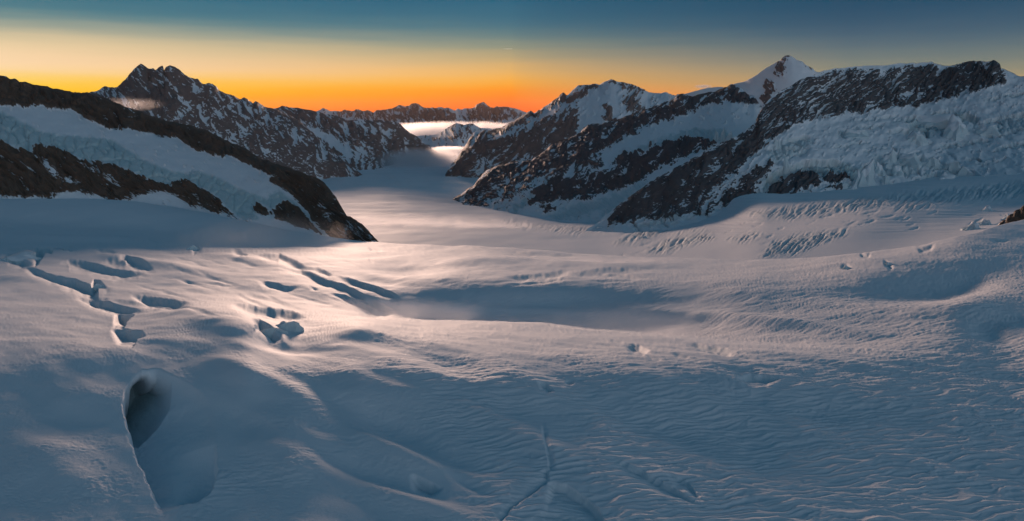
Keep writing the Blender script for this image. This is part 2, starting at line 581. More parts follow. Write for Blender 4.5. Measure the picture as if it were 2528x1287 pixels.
A_cliff = [(-520, 230), (-100, 255), (0, 272), (50, 300), (100, 322), (150, 335), (210, 338), (280, 345), (330, 380), (390, 410), (430, 424), (500, 424), (540, 440), (600, 470), (655, 490), (690, 470), (730, 500), (770, 545), (800, 580)] + A_low_edge
mountain('mountain', push([A_top, A_mid, A_mid2, A_base], lambda x: math.hypot(1, (x - CX) / F)),
         [('rock', A_up_edge + [(840, 600), (960, 640), (960, 380), (700, 250), (300, 100), (-520, 20)], 0.50, 3),
          ('rock', A_low_edge[9:] + [(-520, 486), (0, 486), (60, 487), (120, 488), (170, 472), (215, 475), (260, 490), (300, 497), (330, 485), (400, 472), (440, 485), (470, 508), (520, 520), (560, 530), (610, 548)], 0.50, 3),
          ('rock', [(672, 520), (675, 497), (700, 497), (742, 515), (772, 545), (792, 570), (806, 582), (740, 562), (700, 547), (680, 540)], 0.44, 3),
          ('rock', [(628, 522), (634, 500), (662, 516), (664, 530), (640, 528)], 0.48, 3),
          ('ice', A_cliff, 0.85, 5),
          ('snow', [(88, 388), (112, 392), (140, 420), (185, 452), (170, 456), (135, 445), (118, 420)], 0.45, 4),
          ('snow', [(195, 402), (235, 412), (300, 452), (296, 462), (240, 432), (200, 415)], 0.35, 4),
          ('snow', [(50, 396), (78, 418), (74, 422), (48, 402)], 0.5, 3),
          ('snow', [(858, 540), (900, 565), (935, 600), (880, 590), (850, 575)], 0.05, 8),
          ('snow', [(788, 505), (815, 525), (822, 560), (808, 545)], 0.3, 4)],
         'brown rock ridge with an ice cliff and hanging glacier at the left of the valley', MAT_A,
         x0=-500, x1=940, strike=32, base=-0.9, amp=0.55, lw=(46, 9), relief=5.0, jagpx=4.2, seed=3, snow_relief=1.1,
         icefield=crackle(26, 40, 4.0, 5, 0.35), parts=[('rock_face', None), ('hanging_glacier', A_glacier)])

# --- twin rocky peak behind it
B_top = [(120, 232, 5200), (215, 230, 5200), (240, 225, 5100), (258, 214, 5100), (268, 216, 5050), (290, 215, 5000), (308, 200, 5000), (322, 182, 5000), (332, 170, 5000), (347, 158, 5000), (360, 165, 5000),
         (366, 170, 5000), (378, 170, 5000), (384, 174, 5000), (392, 167, 5050), (402, 163, 5050), (405, 176, 5050), (410, 166, 5000), (419, 161, 5000), (432, 166, 5020), (445, 176, 5050),
         (462, 189, 5100), (470, 192, 5150), (480, 196, 5200), (488, 196, 5250), (500, 209, 5300), (515, 205, 5400), (524, 208, 5450), (534, 213, 5500), (541, 225, 5600), (560, 232, 5700), (578, 238, 5850),
         (592, 246, 6000), (603, 241, 6100), (612, 245, 6150), (625, 257, 6250), (630, 250, 6300), (636, 253, 6350), (646, 261, 6450), (660, 266, 6600), (690, 274, 6700), (740, 300, 6800), (800, 352, 6700), (850, 395, 6500), (900, 438, 6400)]
B_mid = [(120, 300, 4600), (300, 280, 4500), (420, 255, 4600), (520, 262, 5000), (600, 300, 5300), (700, 350, 5500), (800, 395, 5900), (900, 446, 6200)]
B_base = [(120, 400, 4000), (300, 400, 4000), (450, 420, 4100), (600, 440, 4500), (700, 455, 5000), (800, 455, 5600), (900, 460, 6000)]
mountain('mountain', [B_top, B_mid, B_base],
         [('rock', [(100, 200), (330, 100), (560, 200), (660, 262), (900, 440), (700, 470), (300, 420)], 0.11, 6),
          ('snow', [(425, 290), (445, 272), (460, 268), (455, 282), (430, 295)], 0.7, 4),
          ('snow', [(460, 300), (480, 250), (500, 240), (525, 262), (528, 285), (490, 305)], 0.02, 14),
          ('snow', [(230, 230), (290, 222), (340, 260), (400, 300), (330, 282)], 0.25, 10),
          ('snow', [(400, 295), (460, 310), (520, 335), (560, 352), (540, 352), (460, 325)], 0.35, 8),
          ('snow', [(640, 320), (690, 330), (680, 400), (720, 440), (650, 370)], 0.12, 10),
          ('snow', [(655, 372), (690, 390), (725, 425), (680, 395)], 0.4, 6),
          ('snow', [(560, 246), (640, 262), (700, 300), (780, 355), (760, 352), (660, 292)], 0.25, 8)],
         'dark twin-topped rock peak at the left, its right arm sloping to the glacier', MAT_B,
         strike=44, base=0.1, amp=0.6, lw=(40, 7), relief=4.5, jagpx=2.0, seed=13)

# --- ridge behind it that ends at the bend of the glacier
C_top = [(640, 266, 9000), (680, 269, 9000), (697, 262, 9000), (708, 264, 9000), (722, 266, 9000), (740, 268, 9000), (760, 272, 9050), (782, 276, 9100), (800, 282, 9100), (822, 285, 9100), (846, 293, 9100),
         (860, 298, 9200), (872, 297, 9200), (890, 294, 9250), (905, 297, 9300), (920, 298, 9350), (937, 296, 9400), (955, 299, 9400), (972, 299, 9450), (985, 305, 9500), (1000, 317, 9550), (1012, 328, 9600),
         (1030, 340, 9650), (1050, 355, 9650), (1070, 370, 9600), (1085, 382, 9500), (1100, 390, 9400)]
C_mid = [(640, 320, 8000), (720, 330, 8000), (800, 345, 8100), (880, 350, 8300), (960, 355, 8800), (1030, 370, 9100), (1100, 394, 9300)]
C_base = [(640, 430, 6900), (760, 440, 6900), (850, 436, 6900), (930, 420, 7600), (1000, 402, 8600), (1100, 402, 9100)]
mountain('mountain', [C_top, C_mid, C_base],
         [('rock', [(690, 255), (780, 272), (830, 300), (870, 345), (820, 322), (760, 312), (700, 290)], 0.10, 6),
          ('rock', [(840, 290), (870, 300), (900, 330), (940, 345), (920, 352), (870, 330)], 0.17, 6),
          ('rock', [(890, 290), (985, 296), (1100, 388), (1000, 390), (960, 370), (940, 350), (960, 330)], 0.10, 8),
          ('snow', [(640, 268), (700, 288), (760, 312), (810, 330), (860, 362), (905, 402), (880, 402), (800, 352), (740, 330), (690, 300)], 0.7, 5),
          ('rock', [(780, 350), (830, 370), (870, 400), (880, 425), (840, 410), (800, 380)], 0.10, 6),
          ('snow', [(830, 330), (900, 370), (930, 410), (900, 410), (860, 370)], 0.25, 8)],
         'snow streaked ridge with a small white side glacier, ending left of the fog', MAT_B,
         strike=42, base=0.05, amp=0.6, lw=(34, 6), relief=4.0, jagpx=1.6, seed=23)

# --- far ranges on the horizon
D1_top = [(600, 290, 33000), (780, 276, 33000), (790, 272, 33000), (797, 267, 33000), (806, 271, 33000), (815, 275, 33000), (830, 274, 33000), (842, 276, 33000), (850, 271, 33000), (860, 274, 33000), (875, 275, 33000), (877, 271, 33000), (885, 271, 33000),
          (895, 275, 33000), (908, 273, 33000), (922, 279, 33000), (930, 273, 33000), (940, 273, 33000), (955, 270, 33000), (968, 269, 33000), (978, 264, 33000), (986, 260, 33000), (1000, 263, 33000), (1012, 260, 33000), (1016, 257, 33000), (1027, 255, 33000),
          (1034, 258, 33000), (1040, 263, 33000), (1048, 267, 33000), (1056, 267, 33000), (1068, 266, 33000), (1074, 268, 33000), (1082, 265, 33000), (1090, 264, 33000), (1096, 268, 33000), (1106, 266, 33000), (1114, 269, 33000), (1124, 276, 33000), (1140, 292, 33000), (1170, 312, 33000)]
D1_base = [(600, 330, 27000), (900, 330, 27000), (1000, 325, 27000), (1170, 320, 28000)]
mountain('mountain', [D1_top, D1_base], [('rock', [(770, 250), (1040, 245), (1150, 290), (1100, 310), (980, 300), (850, 290)], 0.08, 8)],
         'long far snowy range on the horizon, jagged at its middle', MAT_FAR, step=1.6, rstep=1.5, strike=60, base=-0.52, amp=0.5, lw=(14, 5), relief=3.2, jagpx=1.2, seed=33, rockfine=0.5)
D2_top = [(1090, 290, 38000), (1124, 273, 38000), (1131, 268, 38000), (1138, 271, 38000), (1146, 268, 38000), (1162, 268, 38000), (1172, 265, 38000), (1178, 258, 38000), (1186, 255, 38000), (1194, 253, 38000), (1201, 258, 38000), (1210, 265, 38000), (1219, 267, 38000), (1226, 263, 38000),
          (1240, 264, 38000), (1258, 265, 38000), (1270, 269, 38000), (1285, 273, 38000), (1300, 278, 38000), (1340, 290, 38000), (1420, 300, 38000)]
D2_base = [(1090, 320, 31000), (1200, 320, 31000), (1420, 320, 31000)]
mountain('mountain', [D2_top, D2_base], [('rock', [(1150, 250), (1240, 250), (1290, 280), (1240, 305), (1150, 300)], 0.08, 8)],
         'far snowy summit standing alone at the right of the horizon gap', MAT_FAR, step=1.6, rstep=1.5, strike=60, base=-0.52, amp=0.5, lw=(14, 5), relief=3.2, jagpx=1.2, seed=37, rockfine=0.5)

# --- pointed white hill in the valley
E_top = [(980, 350, 15500), (1030, 336, 15500), (1060, 334, 15500), (1080, 332, 15300), (1100, 318, 15200), (1115, 309, 15000), (1127, 304, 15000), (1136, 307, 15000), (1146, 309, 15200), (1160, 306, 15300), (1170, 307, 15300), (1185, 317, 15300), (1210, 317, 15300), (1230, 322, 15300), (1300, 350, 15300)]
E_rib = [(980, 360, 14400), (1060, 352, 14300), (1100, 345, 13800), (1130, 345, 12900), (1170, 345, 13900), (1230, 352, 14300), (1300, 370, 14300)]
E_base = [(980, 400, 12500), (1130, 400, 12300), (1300, 400, 12500)]
mountain('mountain', [E_top, E_rib, E_base], [('rock', [(1090, 310), (1130, 300), (1170, 305), (1185, 320), (1140, 350), (1110, 350)], -0.15, 8)],
         'small pointed white hill between two banks of fog in the valley', MAT_FAR, step=1.8, rstep=1.6, strike=62, base=-0.45, amp=0.6, lw=(16, 4), relief=2.2, jagpx=1.0, seed=41)

# --- snowy pyramid far right
H_top = [(1600, 262, 9500), (1660, 240, 9500), (1700, 230, 9400), (1730, 222, 9300), (1748, 217, 9300), (1790, 216, 9300), (1812, 208, 9200), (1840, 200, 9100), (1870, 184, 9000), (1890, 168, 9000), (1910, 158, 9000), (1928, 147, 9000), (1936, 140, 9000), (1944, 137, 9000),
         (1955, 140, 9000), (1966, 147, 9000), (1980, 152, 9000), (1992, 162, 9050), (2004, 168, 9100), (2012, 176, 9150), (2026, 180, 9200), (2060, 205, 9300), (2100, 240, 9300)]
H_mid = [(1600, 285, 9000), (1750, 255, 8900), (1880, 215, 8750), (1950, 185, 8700), (2020, 215, 8800), (2100, 260, 8900)]
H_base = [(1600, 330, 8500), (1800, 320, 8300), (1950, 320, 8200), (2100, 320, 8300)]
mountain('mountain', [H_top, H_mid, H_base],
         [('rock', [(1924, 152), (1935, 152), (1942, 175), (1950, 182), (1920, 186), (1912, 182)], 0.35, 4),
          ('rock', [(1890, 205), (1905, 200), (1912, 225), (1900, 270), (1880, 260), (1884, 230)], 0.4, 4),
          ('rock', [(1980, 150), (2015, 172), (2000, 172), (1985, 165)], 0.4, 4),
          ('rock', [(1900, 160), (1930, 138), (1944, 134), (1950, 140), (1930, 148)], 0.2, 3)],
         'snowy pyramid peak standing behind the saddle at the right', MAT_FAR, strike=65, base=-0.8, amp=0.45, lw=(30, 8), relief=3.0, jagpx=1.0, seed=51)

# --- middle peak right of the horizon gap
Fm_top = [(1100, 432, 6500), (1115, 405, 6700), (1130, 388, 6900), (1148, 362, 7100), (1160, 342, 7200), (1172, 328, 7300), (1195, 322, 7400), (1222, 319, 7500), (1235, 318, 7500), (1250, 306, 7400), (1270, 297, 7300), (1290, 286, 7300), (1310, 274, 7200), (1318, 280, 7200), (1335, 270, 7200),
          (1347, 262, 7150), (1360, 254, 7100), (1372, 246, 7100), (1382, 236, 7100), (1391, 229, 7100), (1399, 236, 7050), (1408, 228, 7000), (1418, 217, 7000), (1428, 210, 7000), (1440, 211, 7000), (1455, 211, 7000), (1470, 208, 7000), (1480, 210, 7000), (1492, 203, 6950), (1508, 196, 6900),
          (1520, 200, 6900), (1540, 204, 6950), (1556, 208, 7000), (1572, 213, 7050), (1590, 222, 7100), (1602, 229, 7150), (1618, 231, 7200), (1632, 231, 7200), (1643, 228, 7200), (1656, 233, 7250), (1690, 242, 7300), (1760, 262, 7400)]
Fm_mid = [(1100, 440, 6400), (1180, 365, 6300), (1250, 335, 6200), (1330, 310, 6150), (1420, 272, 6200), (1510, 255, 6200), (1600, 270, 6350), (1760, 300, 6600)]
Fm_base = [(1100, 452, 6300), (1200, 450, 5900), (1300, 440, 5400), (1400, 410, 5200), (1500, 370, 5200), (1600, 350, 5400), (1760, 330, 5900)]
mountain('mountain', [Fm_top, Fm_mid, Fm_base],
         [('rock', [(1090, 440), (1160, 330), (1240, 315), (1400, 220), (1480, 200), (1440, 250), (1300, 330), (1180, 430)], 0.21, 5),
          ('rock', [(1300, 330), (1420, 268), (1440, 300), (1430, 330), (1380, 370), (1300, 420), (1200, 440), (1230, 380)], 0.21, 6),
          ('snow', [(1220, 340), (1300, 303), (1345, 280), (1370, 262), (1420, 252), (1450, 240), (1490, 212), (1480, 232), (1440, 252), (1390, 275), (1350, 292), (1250, 345)], 0.8, 4),
          ('snow', [(1440, 250), (1495, 205), (1530, 225), (1545, 280), (1500, 312), (1430, 320), (1436, 280)], 0.75, 5),
          ('rock', [(1495, 262), (1510, 270), (1520, 300), (1505, 315), (1490, 292)], 0.23, 4),
          ('rock', [(1545, 215), (1575, 220), (1582, 260), (1570, 290), (1545, 270)], 0.10, 7),
          ('rock', [(1495, 198), (1512, 194), (1560, 207), (1590, 222), (1550, 222), (1515, 212)], 0.25, 3),
          ('snow', [(1280, 400), (1320, 380), (1360, 355), (1350, 370), (1310, 400), (1270, 410)], 0.5, 4),
          ('snow', [(1180, 395), (1230, 370), (1250, 385), (1200, 430), (1160, 430)], 0.15, 8)],
         'broad snow and rock peak right of the horizon gap, with a long jagged left arm', MAT_B,
         strike=-42, base=-0.5, amp=0.6, lw=(40, 6), relief=4.5, jagpx=1.8, seed=61)

# --- dark ribbed ridge in front of it with a hanging glacier
F2_top = [(1105, 496, 4050), (1125, 488, 4050), (1150, 470, 4000), (1170, 458, 3950), (1185, 438, 3950), (1193, 426, 3950), (1205, 418, 3900), (1240, 405, 3800), (1290, 395, 3700), (1310, 398, 3650), (1345, 372, 3600), (1365, 355, 3600), (1400, 345, 3550), (1430, 325, 3550), (1452, 308, 3500),
          (1480, 306, 3500), (1520, 298, 3500), (1560, 282, 3500), (1600, 270, 3500), (1640, 255, 3500), (1662, 244, 3500), (1672, 234, 3500), (1688, 232, 3500), (1708, 240, 3500), (1735, 233, 3500), (1762, 228, 3500), (1790, 216, 3500), (1806, 209, 3500), (1818, 214, 3480), (1832, 217, 3450),
          (1845, 234, 3400), (1862, 238, 3350), (1870, 252, 3300), (1880, 264, 3300), (1900, 290, 3250), (1960, 330, 3200)]
F2_mid = [(1105, 500, 3950), (1200, 455, 3500), (1300, 440, 3150), (1400, 410, 3050), (1500, 370, 3000), (1600, 335, 3000), (1700, 310, 3050), (1800, 290, 3000), (1960, 350, 2900)]
F2_mid2 = [(1105, 504, 3850), (1200, 490, 3300), (1300, 480, 2850), (1400, 470, 2700), (1500, 440, 2650), (1600, 400, 2650), (1700, 370, 2680), (1800, 350, 2700), (1960, 380, 2700)]
F2_base = [(1105, 512, 3700), (1140, 512, 3450), (1230, 535, 2850), (1300, 550, 2600), (1400, 565, 2380), (1500, 580, 2200), (1600, 560, 2250), (1750, 500, 2350), (1960, 450, 2400)]
F2_gl = [(1500, 372), (1560, 335), (1600, 318), (1660, 296), (1700, 280), (1740, 262), (1800, 255), (1850, 258), (1880, 270), (1872, 300), (1850, 318), (1800, 345), (1770, 350), (1720, 336), (1690, 340), (1640, 350), (1580, 368), (1540, 385), (1480, 402)]
F2_ob, F2_grid = mountain('mountain', [F2_top, F2_mid, F2_mid2, F2_base],
         [('rock', [(1090, 500), (1190, 420), (1450, 300), (1660, 235), (1810, 205), (1880, 262), (1740, 268), (1600, 320), (1500, 372), (1400, 420), (1320, 450), (1200, 500)], 0.22, 5),
          ('rock', [(1420, 405), (1500, 385), (1560, 372), (1640, 350), (1700, 337), (1740, 345), (1790, 348), (1740, 368), (1690, 390), (1620, 415), (1600, 440), (1560, 460), (1480, 480), (1440, 490), (1380, 498), (1300, 505), (1270, 520), (1330, 460), (1380, 440)], 0.34, 5),
          ('rock', [(1340, 512), (1380, 505), (1372, 518), (1345, 524)], 0.31, 3),
          ('snow', [(1400, 410), (1440, 402), (1500, 392), (1540, 420), (1500, 430), (1420, 462), (1400, 440)], 0.12, 7),
          ('snow', [(1270, 460), (1345, 440), (1320, 465), (1260, 518), (1245, 522)], 0.6, 4),
          ('snow', [(1150, 478), (1240, 440), (1330, 420), (1300, 470), (1200, 510), (1140, 505)], 0.12, 8),
          ('ice', [(1625, 346), (1680, 325), (1720, 318), (1760, 318), (1790, 322), (1800, 342), (1770, 352), (1720, 338), (1660, 346), (1560, 378), (1530, 380)], 0.7, 5),
          ('ice', [(1258, 524), (1290, 492), (1312, 478), (1318, 486), (1280, 520), (1264, 528)], 0.7, 3),
          ('ice', [(1350, 535), (1420, 505), (1500, 490), (1560, 462), (1600, 445), (1600, 455), (1530, 505), (1480, 552), (1460, 558), (1500, 515), (1440, 530), (1380, 545)], 0.55, 5),
          ('snow', F2_gl[:12] + [(1700, 318), (1620, 345), (1540, 382), (1480, 402)], 0.9, 4)],
         'dark ribbed rock ridge with a hanging glacier, right of the valley glacier', MAT_G,
         strike=-34, ribs=-44, base=-0.75, amp=0.62, lw=(44, 7), relief=5.0, jagpx=2.2, seed=71, snow_relief=1.0, icefield=crackle(12, 16, 3.5, 9, -0.5),
         parts=[('rock_face', None), ('hanging_glacier', F2_gl)])

# --- great massif at the right with its icefall
G_top = [(1400, 600, 2150), (1440, 575, 2150), (1470, 552, 2160), (1530, 505, 2200), (1580, 468, 2230), (1620, 440, 2250), (1700, 397, 2300), (1745, 372, 2330), (1790, 350, 2360), (1830, 330, 2390), (1852, 314, 2400), (1866, 300, 2420), (1874, 280, 2450), (1884, 262, 2460), (1900, 245, 2480), (1925, 226, 2500),
         (1950, 214, 2520), (1975, 198, 2540), (2010, 184, 2570), (2030, 177, 2580), (2060, 170, 2600), (2100, 165, 2620), (2130, 162, 2640), (2180, 160, 2660), (2205, 157, 2670), (2225, 156, 2680), (2260, 158, 2690), (2290, 154, 2690), (2302, 151, 2690), (2315, 157, 2690), (2330, 164, 2690), (2350, 163, 2690),
         (2370, 159, 2690), (2385, 153, 2690), (2405, 151, 2690), (2425, 152, 2690), (2444, 153, 2680), (2453, 149, 2680), (2466, 156, 2680), (2472, 168, 2670), (2490, 177, 2670), (2528, 188, 2650), (2700, 230, 2600), (3000, 330, 2500)]
G_wall = [(1400, 604, 2140), (1530, 522, 2160), (1700, 440, 2200), (1850, 370, 2260), (1900, 330, 2330), (1980, 290, 2400), (2050, 285, 2440), (2150, 268, 2470), (2250, 258, 2480), (2350, 238, 2500), (2450, 215, 2540), (2528, 225, 2560), (3000, 350, 2440)]
G_sn = [(1400, 608, 2130), (1530, 540, 2120), (1700, 490, 2120), (1850, 430, 2120), (1950, 380, 2180), (2050, 350, 2230), (2200, 335, 2260), (2350, 320, 2290), (2528, 300, 2330), (3000, 370, 2350)]
G_ic = [(1400, 612, 2110), (1530, 555, 2080), (1700, 525, 2040), (1850, 490, 2020), (1950, 450, 2020), (2050, 425, 2030), (2200, 405, 2060), (2350, 390, 2090), (2528, 370, 2120), (3000, 400, 2200)]
G_base = [(1400, 640, 2000), (1530, 600, 1950), (1700, 580, 1880), (1850, 560, 1820), (1950, 545, 1800), (2050, 530, 1790), (2200, 515, 1790), (2350, 500, 1790), (2528, 480, 1790), (3000, 450, 1800)]
G_wallp = [(1866, 305), (1874, 278), (1900, 240), (1975, 192), (2060, 172), (2130, 172), (2200, 172), (2300, 160), (2340, 172), (2390, 145), (2460, 142), (2480, 175), (2476, 205), (2440, 216), (2400, 232), (2330, 248), (2250, 262), (2180, 268), (2130, 274), (2060, 286), (2020, 296), (1975, 298), (1940, 318), (1900, 350), (1850, 400), (1820, 390), (1850, 330)]
ice_g1, ice_g2 = crackle(42, 26, 10.0, 15, -0.6), crackle(15, 11, 4.5, 19, -0.4)


def ice_right(px, py):
    return ice_g1(px, py) + ice_g2(px, py)


G_SCARPS = [
    ([(1895, 366), (1930, 346), (1990, 334), (2012, 346)], 9, 30), ([(2062, 326), (2108, 317), (2150, 332)], 9, 26), ([(2075, 318), (2140, 310), (2200, 304)], 4, 14),
    ([(2236, 302), (2280, 290), (2332, 284), (2345, 276)], 16, 40), ([(2340, 278), (2356, 300), (2340, 332), (2320, 340)], 12, 36), ([(2364, 288), (2392, 280), (2424, 292)], 12, 34),
    ([(2396, 304), (2450, 294), (2500, 282), (2560, 278)], 8, 26), ([(2406, 314), (2436, 324), (2456, 338)], 9, 24), ([(2176, 326), (2220, 318), (2262, 320), (2292, 338)], 8, 26),
    ([(1872, 486), (1888, 446), (1930, 414), (1980, 396), (2040, 392), (2096, 400), (2118, 414)], 18, 44), ([(2146, 392), (2180, 380), (2215, 378), (2260, 386), (2330, 402)], 11, 30),
    ([(2235, 384), (2275, 384), (2330, 404), (2400, 426), (2450, 446)], 12, 30), ([(2330, 408), (2400, 422), (2440, 444), (2480, 466)], 10, 26), ([(2260, 462), (2280, 432), (2312, 422), (2350, 440), (2386, 472)], 13, 40),
    ([(2290, 440), (2320, 446), (2350, 470)], 9, 24), ([(2092, 446), (2120, 420), (2136, 408), (2150, 446)], 14, 34), ([(2050, 494), (2080, 466), (2110, 448), (2150, 460)], 14, 36), ([(2045, 362), (2100, 352), (2160, 346)], 5, 20),
    ([(2376, 392), (2400, 388), (2430, 396)], 5, 14), ([(1960, 508), (2040, 496), (2120, 488), (2200, 484)], 6, 20), ([(2210, 420), (2240, 412), (2280, 420)], 8, 22), ([(2160, 430), (2185, 420), (2215, 432)], 8, 22),
    ([(2120, 374), (2160, 366), (2200, 362)], 4, 14), ([(1925, 400), (1960, 376), (2010, 362)], 7, 24), ([(2440, 372), (2500, 352), (2560, 346)], 5, 30), ([(2300, 362), (2380, 348), (2460, 340)], 5, 30),
    ([(2180, 300), (2260, 286), (2360, 268)], 4, 22), ([(2420, 250), (2480, 232), (2540, 228)], 4, 26), ([(2100, 298), (2180, 288), (2230, 280)], 5, 16)]
_r = np.random.default_rng(8)
for _k in range(60):
    _x, _t = _r.uniform(1560, 2528), _r.uniform(0, 1)
    _y = np.interp(_x, [1560, 1900, 2200, 2528], [560, 512, 478, 445]) - _t * np.interp(_x, [1560, 1900, 2200, 2528], [8, 30, 120, 180])
    _l = _r.uniform(18, 70)
    _a = R(_r.uniform(-28, -4) if _r.random() < 0.75 else _r.uniform(20, 50))
    G_SCARPS.append(([(_x - _l / 2 * math.cos(_a), _y - _l / 2 * math.sin(_a)), (_x, _y + _r.uniform(-2, 3)), (_x + _l / 2 * math.cos(_a), _y + _l / 2 * math.sin(_a))], _r.uniform(2.5, 7), _r.uniform(8, 18)))
G_ob, G_grid = mountain('mountain', push([G_top, G_wall, G_sn, G_ic, G_base], lambda x: 0.82 + 0.18 * min(max((x - 1800) / 500, 0), 1)),
         [('rock', G_wallp, 0.02, 4),
          ('rock', [(1900, 300), (1960, 270), (2100, 250), (2250, 240), (2330, 225), (2300, 250), (2180, 268), (2060, 286), (1960, 300), (1920, 330)], 0.07, 8),
          ('rock', [(2300, 200), (2340, 175), (2390, 145), (2460, 142), (2480, 175), (2470, 195), (2420, 215), (2350, 235), (2290, 240)], 0.12, 8),
          ('rock', [(1500, 560), (1530, 505), (1600, 452), (1700, 395), (1800, 345), (1860, 310), (1900, 330), (1860, 390), (1800, 440), (1740, 480), (1660, 520), (1580, 545)], 0.22, 5),
          ('rock', [(1600, 545), (1680, 520), (1740, 490), (1800, 470), (1850, 430), (1900, 390), (1930, 375), (1900, 420), (1870, 460), (1860, 495), (1790, 510), (1700, 530)], 0.17, 6),
          ('snow', [(1880, 360), (1930, 330), (1850, 430), (1760, 510), (1700, 540), (1740, 500), (1820, 430)], 0.5, 5),
          ('snow', [(1760, 395), (1860, 330), (1840, 370), (1780, 420), (1680, 490), (1660, 495)], -0.0, 8),
          ('rock', [(1880, 492), (1905, 465), (1930, 440), (1960, 425), (1990, 420), (2015, 428), (2026, 440), (2020, 455), (1980, 470), (1940, 490), (1905, 502), (1870, 505)], 0.41, 4),
          ('rock', [(2030, 438), (2060, 428), (2090, 430), (2100, 440), (2060, 452), (2034, 450)], 0.33, 3),
          ('rock', [(2035, 470), (2060, 458), (2082, 455), (2070, 466), (2040, 472)], 0.28, 3),
          ('ice', [(1872, 480), (1890, 440), (1930, 415), (1990, 400), (2050, 395), (2095, 402), (2120, 420), (2105, 440), (2090, 428), (2060, 426), (2030, 436), (2015, 426), (1985, 418), (1950, 424), (1920, 440), (1900, 465), (1880, 490)], 0.8, 5),
          ('ice', [(2060, 490), (2080, 462), (2110, 440), (2130, 408), (2150, 440), (2150, 462), (2120, 480), (2090, 496)], 0.75, 6),
          ('ice', [(2150, 385), (2190, 380), (2215, 382), (2260, 385), (2300, 398), (2330, 402), (2380, 420), (2430, 445), (2470, 460), (2450, 468), (2380, 440), (2320, 415), (2270, 415), (2240, 430), (2200, 440), (2160, 410)], 0.5, 7),
          ('ice', [(2255, 460), (2290, 420), (2340, 430), (2380, 460), (2370, 475), (2320, 482), (2280, 478)], 0.55, 6),
          ('ice', [(2240, 290), (2330, 282), (2340, 272), (2385, 275), (2380, 310), (2350, 335), (2320, 325), (2270, 340), (2240, 320)], 0.65, 6),
          ('ice', [(2400, 310), (2450, 318), (2470, 290), (2528, 280), (2600, 290), (2560, 320), (2440, 332)], 0.4, 8),
          ('ice', [(1890, 375), (1930, 345), (1990, 335), (2010, 350), (1970, 375), (1930, 395), (1925, 405), (1905, 400)], 0.55, 6),
          ('ice', [(2060, 325), (2110, 316), (2150, 330), (2120, 345), (2070, 340)], 0.4, 6)],
         'great dark rock wall above a broken icefall, filling the right of the view', MAT_G,
         x0=1400, x1=3000, strike=-24, ribs=-50, base=-0.85, amp=0.62, lw=(50, 6), relief=4.5, jagpx=1.8, seed=81, snow_relief=2.6, icefield=ice_right, scarps=G_SCARPS,
         parts=[('snow_slope', None), ('rock_wall', G_wallp), ('rock_outcrop', [(1868, 508), (1884, 470), (1930, 436), (1990, 416), (2030, 424), (2030, 460), (1960, 490), (1900, 508)])])

# ------------------------------------------------------------------ snow surfaces
MAT_S = terrain_mat('wind_packed_snow', (0.04, 0.035, 0.03), (0.06, 0.05, 0.045), 0.6, bump=0.8)
MAT_V = terrain_mat('glacier_snow', (0.04, 0.035, 0.03), (0.06, 0.05, 0.045), 8.0, bump=0.2)


def zrow(pts):
    """(px, py, height) -> (px, py, distance)"""
    r = []
    for x, y, z in pts:
        p = world_pt(x, y, 1.0)
        r.append((x, y, float(z / p[2])))
    return r


# valley glacier
g_rows = [
    [(400, 386, 10500), (900, 392, 10000), (1000, 391, 9700), (1100, 389, 9600), (1200, 387, 9600), (1300, 390, 9500), (1900, 440, 2600), (2400, 425, 2200), (2700, 412, 2200)],
    [(400, 432, 6300), (800, 432, 6300), (930, 431, 6500), (1120, 429, 6600), (1250, 440, 6000), (1400, 470, 4200), (1900, 480, 1700), (2300, 452, 1760), (2528, 435, 1850), (2700, 425, 1850)],
    [(400, 470, 4200), (800, 470, 4200), (930, 470, 4200), (1120, 492, 3900), (1250, 522, 2850), (1400, 548, 2450), (1500, 552, 2250), (1620, 545, 2050), (1760, 528, 1700), (1900, 512, 1400), (2100, 490, 1420), (2300, 472, 1560), (2528, 450, 1720), (2700, 440, 1720)],
    [(400, 520, 2500), (930, 525, 2350), (1120, 535, 2300), (1250, 555, 1900), (1400, 572, 1700), (1500, 578, 1600), (1620, 578, 1500), (1760, 570, 1300), (1900, 556, 1150), (2100, 530, 1150), (2300, 505, 1250), (2528, 482, 1430), (2700, 470, 1430)],
    [(400, 590, 1450), (930, 590, 1450), (1120, 590, 1420), (1250, 595, 1350), (1400, 605, 1250), (1500, 612, 1180), (1620, 612, 1100), (1760, 605, 1000), (1900, 600, 900), (2100, 572, 930), (2300, 548, 1040), (2528, 516, 1200), (2700, 500, 1200)],
    [(400, 640, 1200), (930, 632, 1180), (1120, 640, 1120), (1250, 645, 1080), (1400, 655, 980), (1500, 660, 940), (1620, 668, 860), (1760, 660, 800), (1900, 668, 720), (2100, 650, 720), (2300, 615, 760), (2528, 568, 830), (2700, 545, 830)],
]
pxs = np.arange(400, 2700, 2.3)
PX, PY, D = loft(g_rows, pxs, 150)
P = world_pt(PX, PY, D)
rel = 0.5 * fbm(P[..., 0] / 260, P[..., 1] / 420, 4, 5) * D / 200
g_ice = np.zeros(PX.shape)
flow = fbm(PX / 150 + PY / 90, PY / 3.2, 3, 8) * sstep(640, 520, PY)
rel = rel + flow * 1.3 * D / F
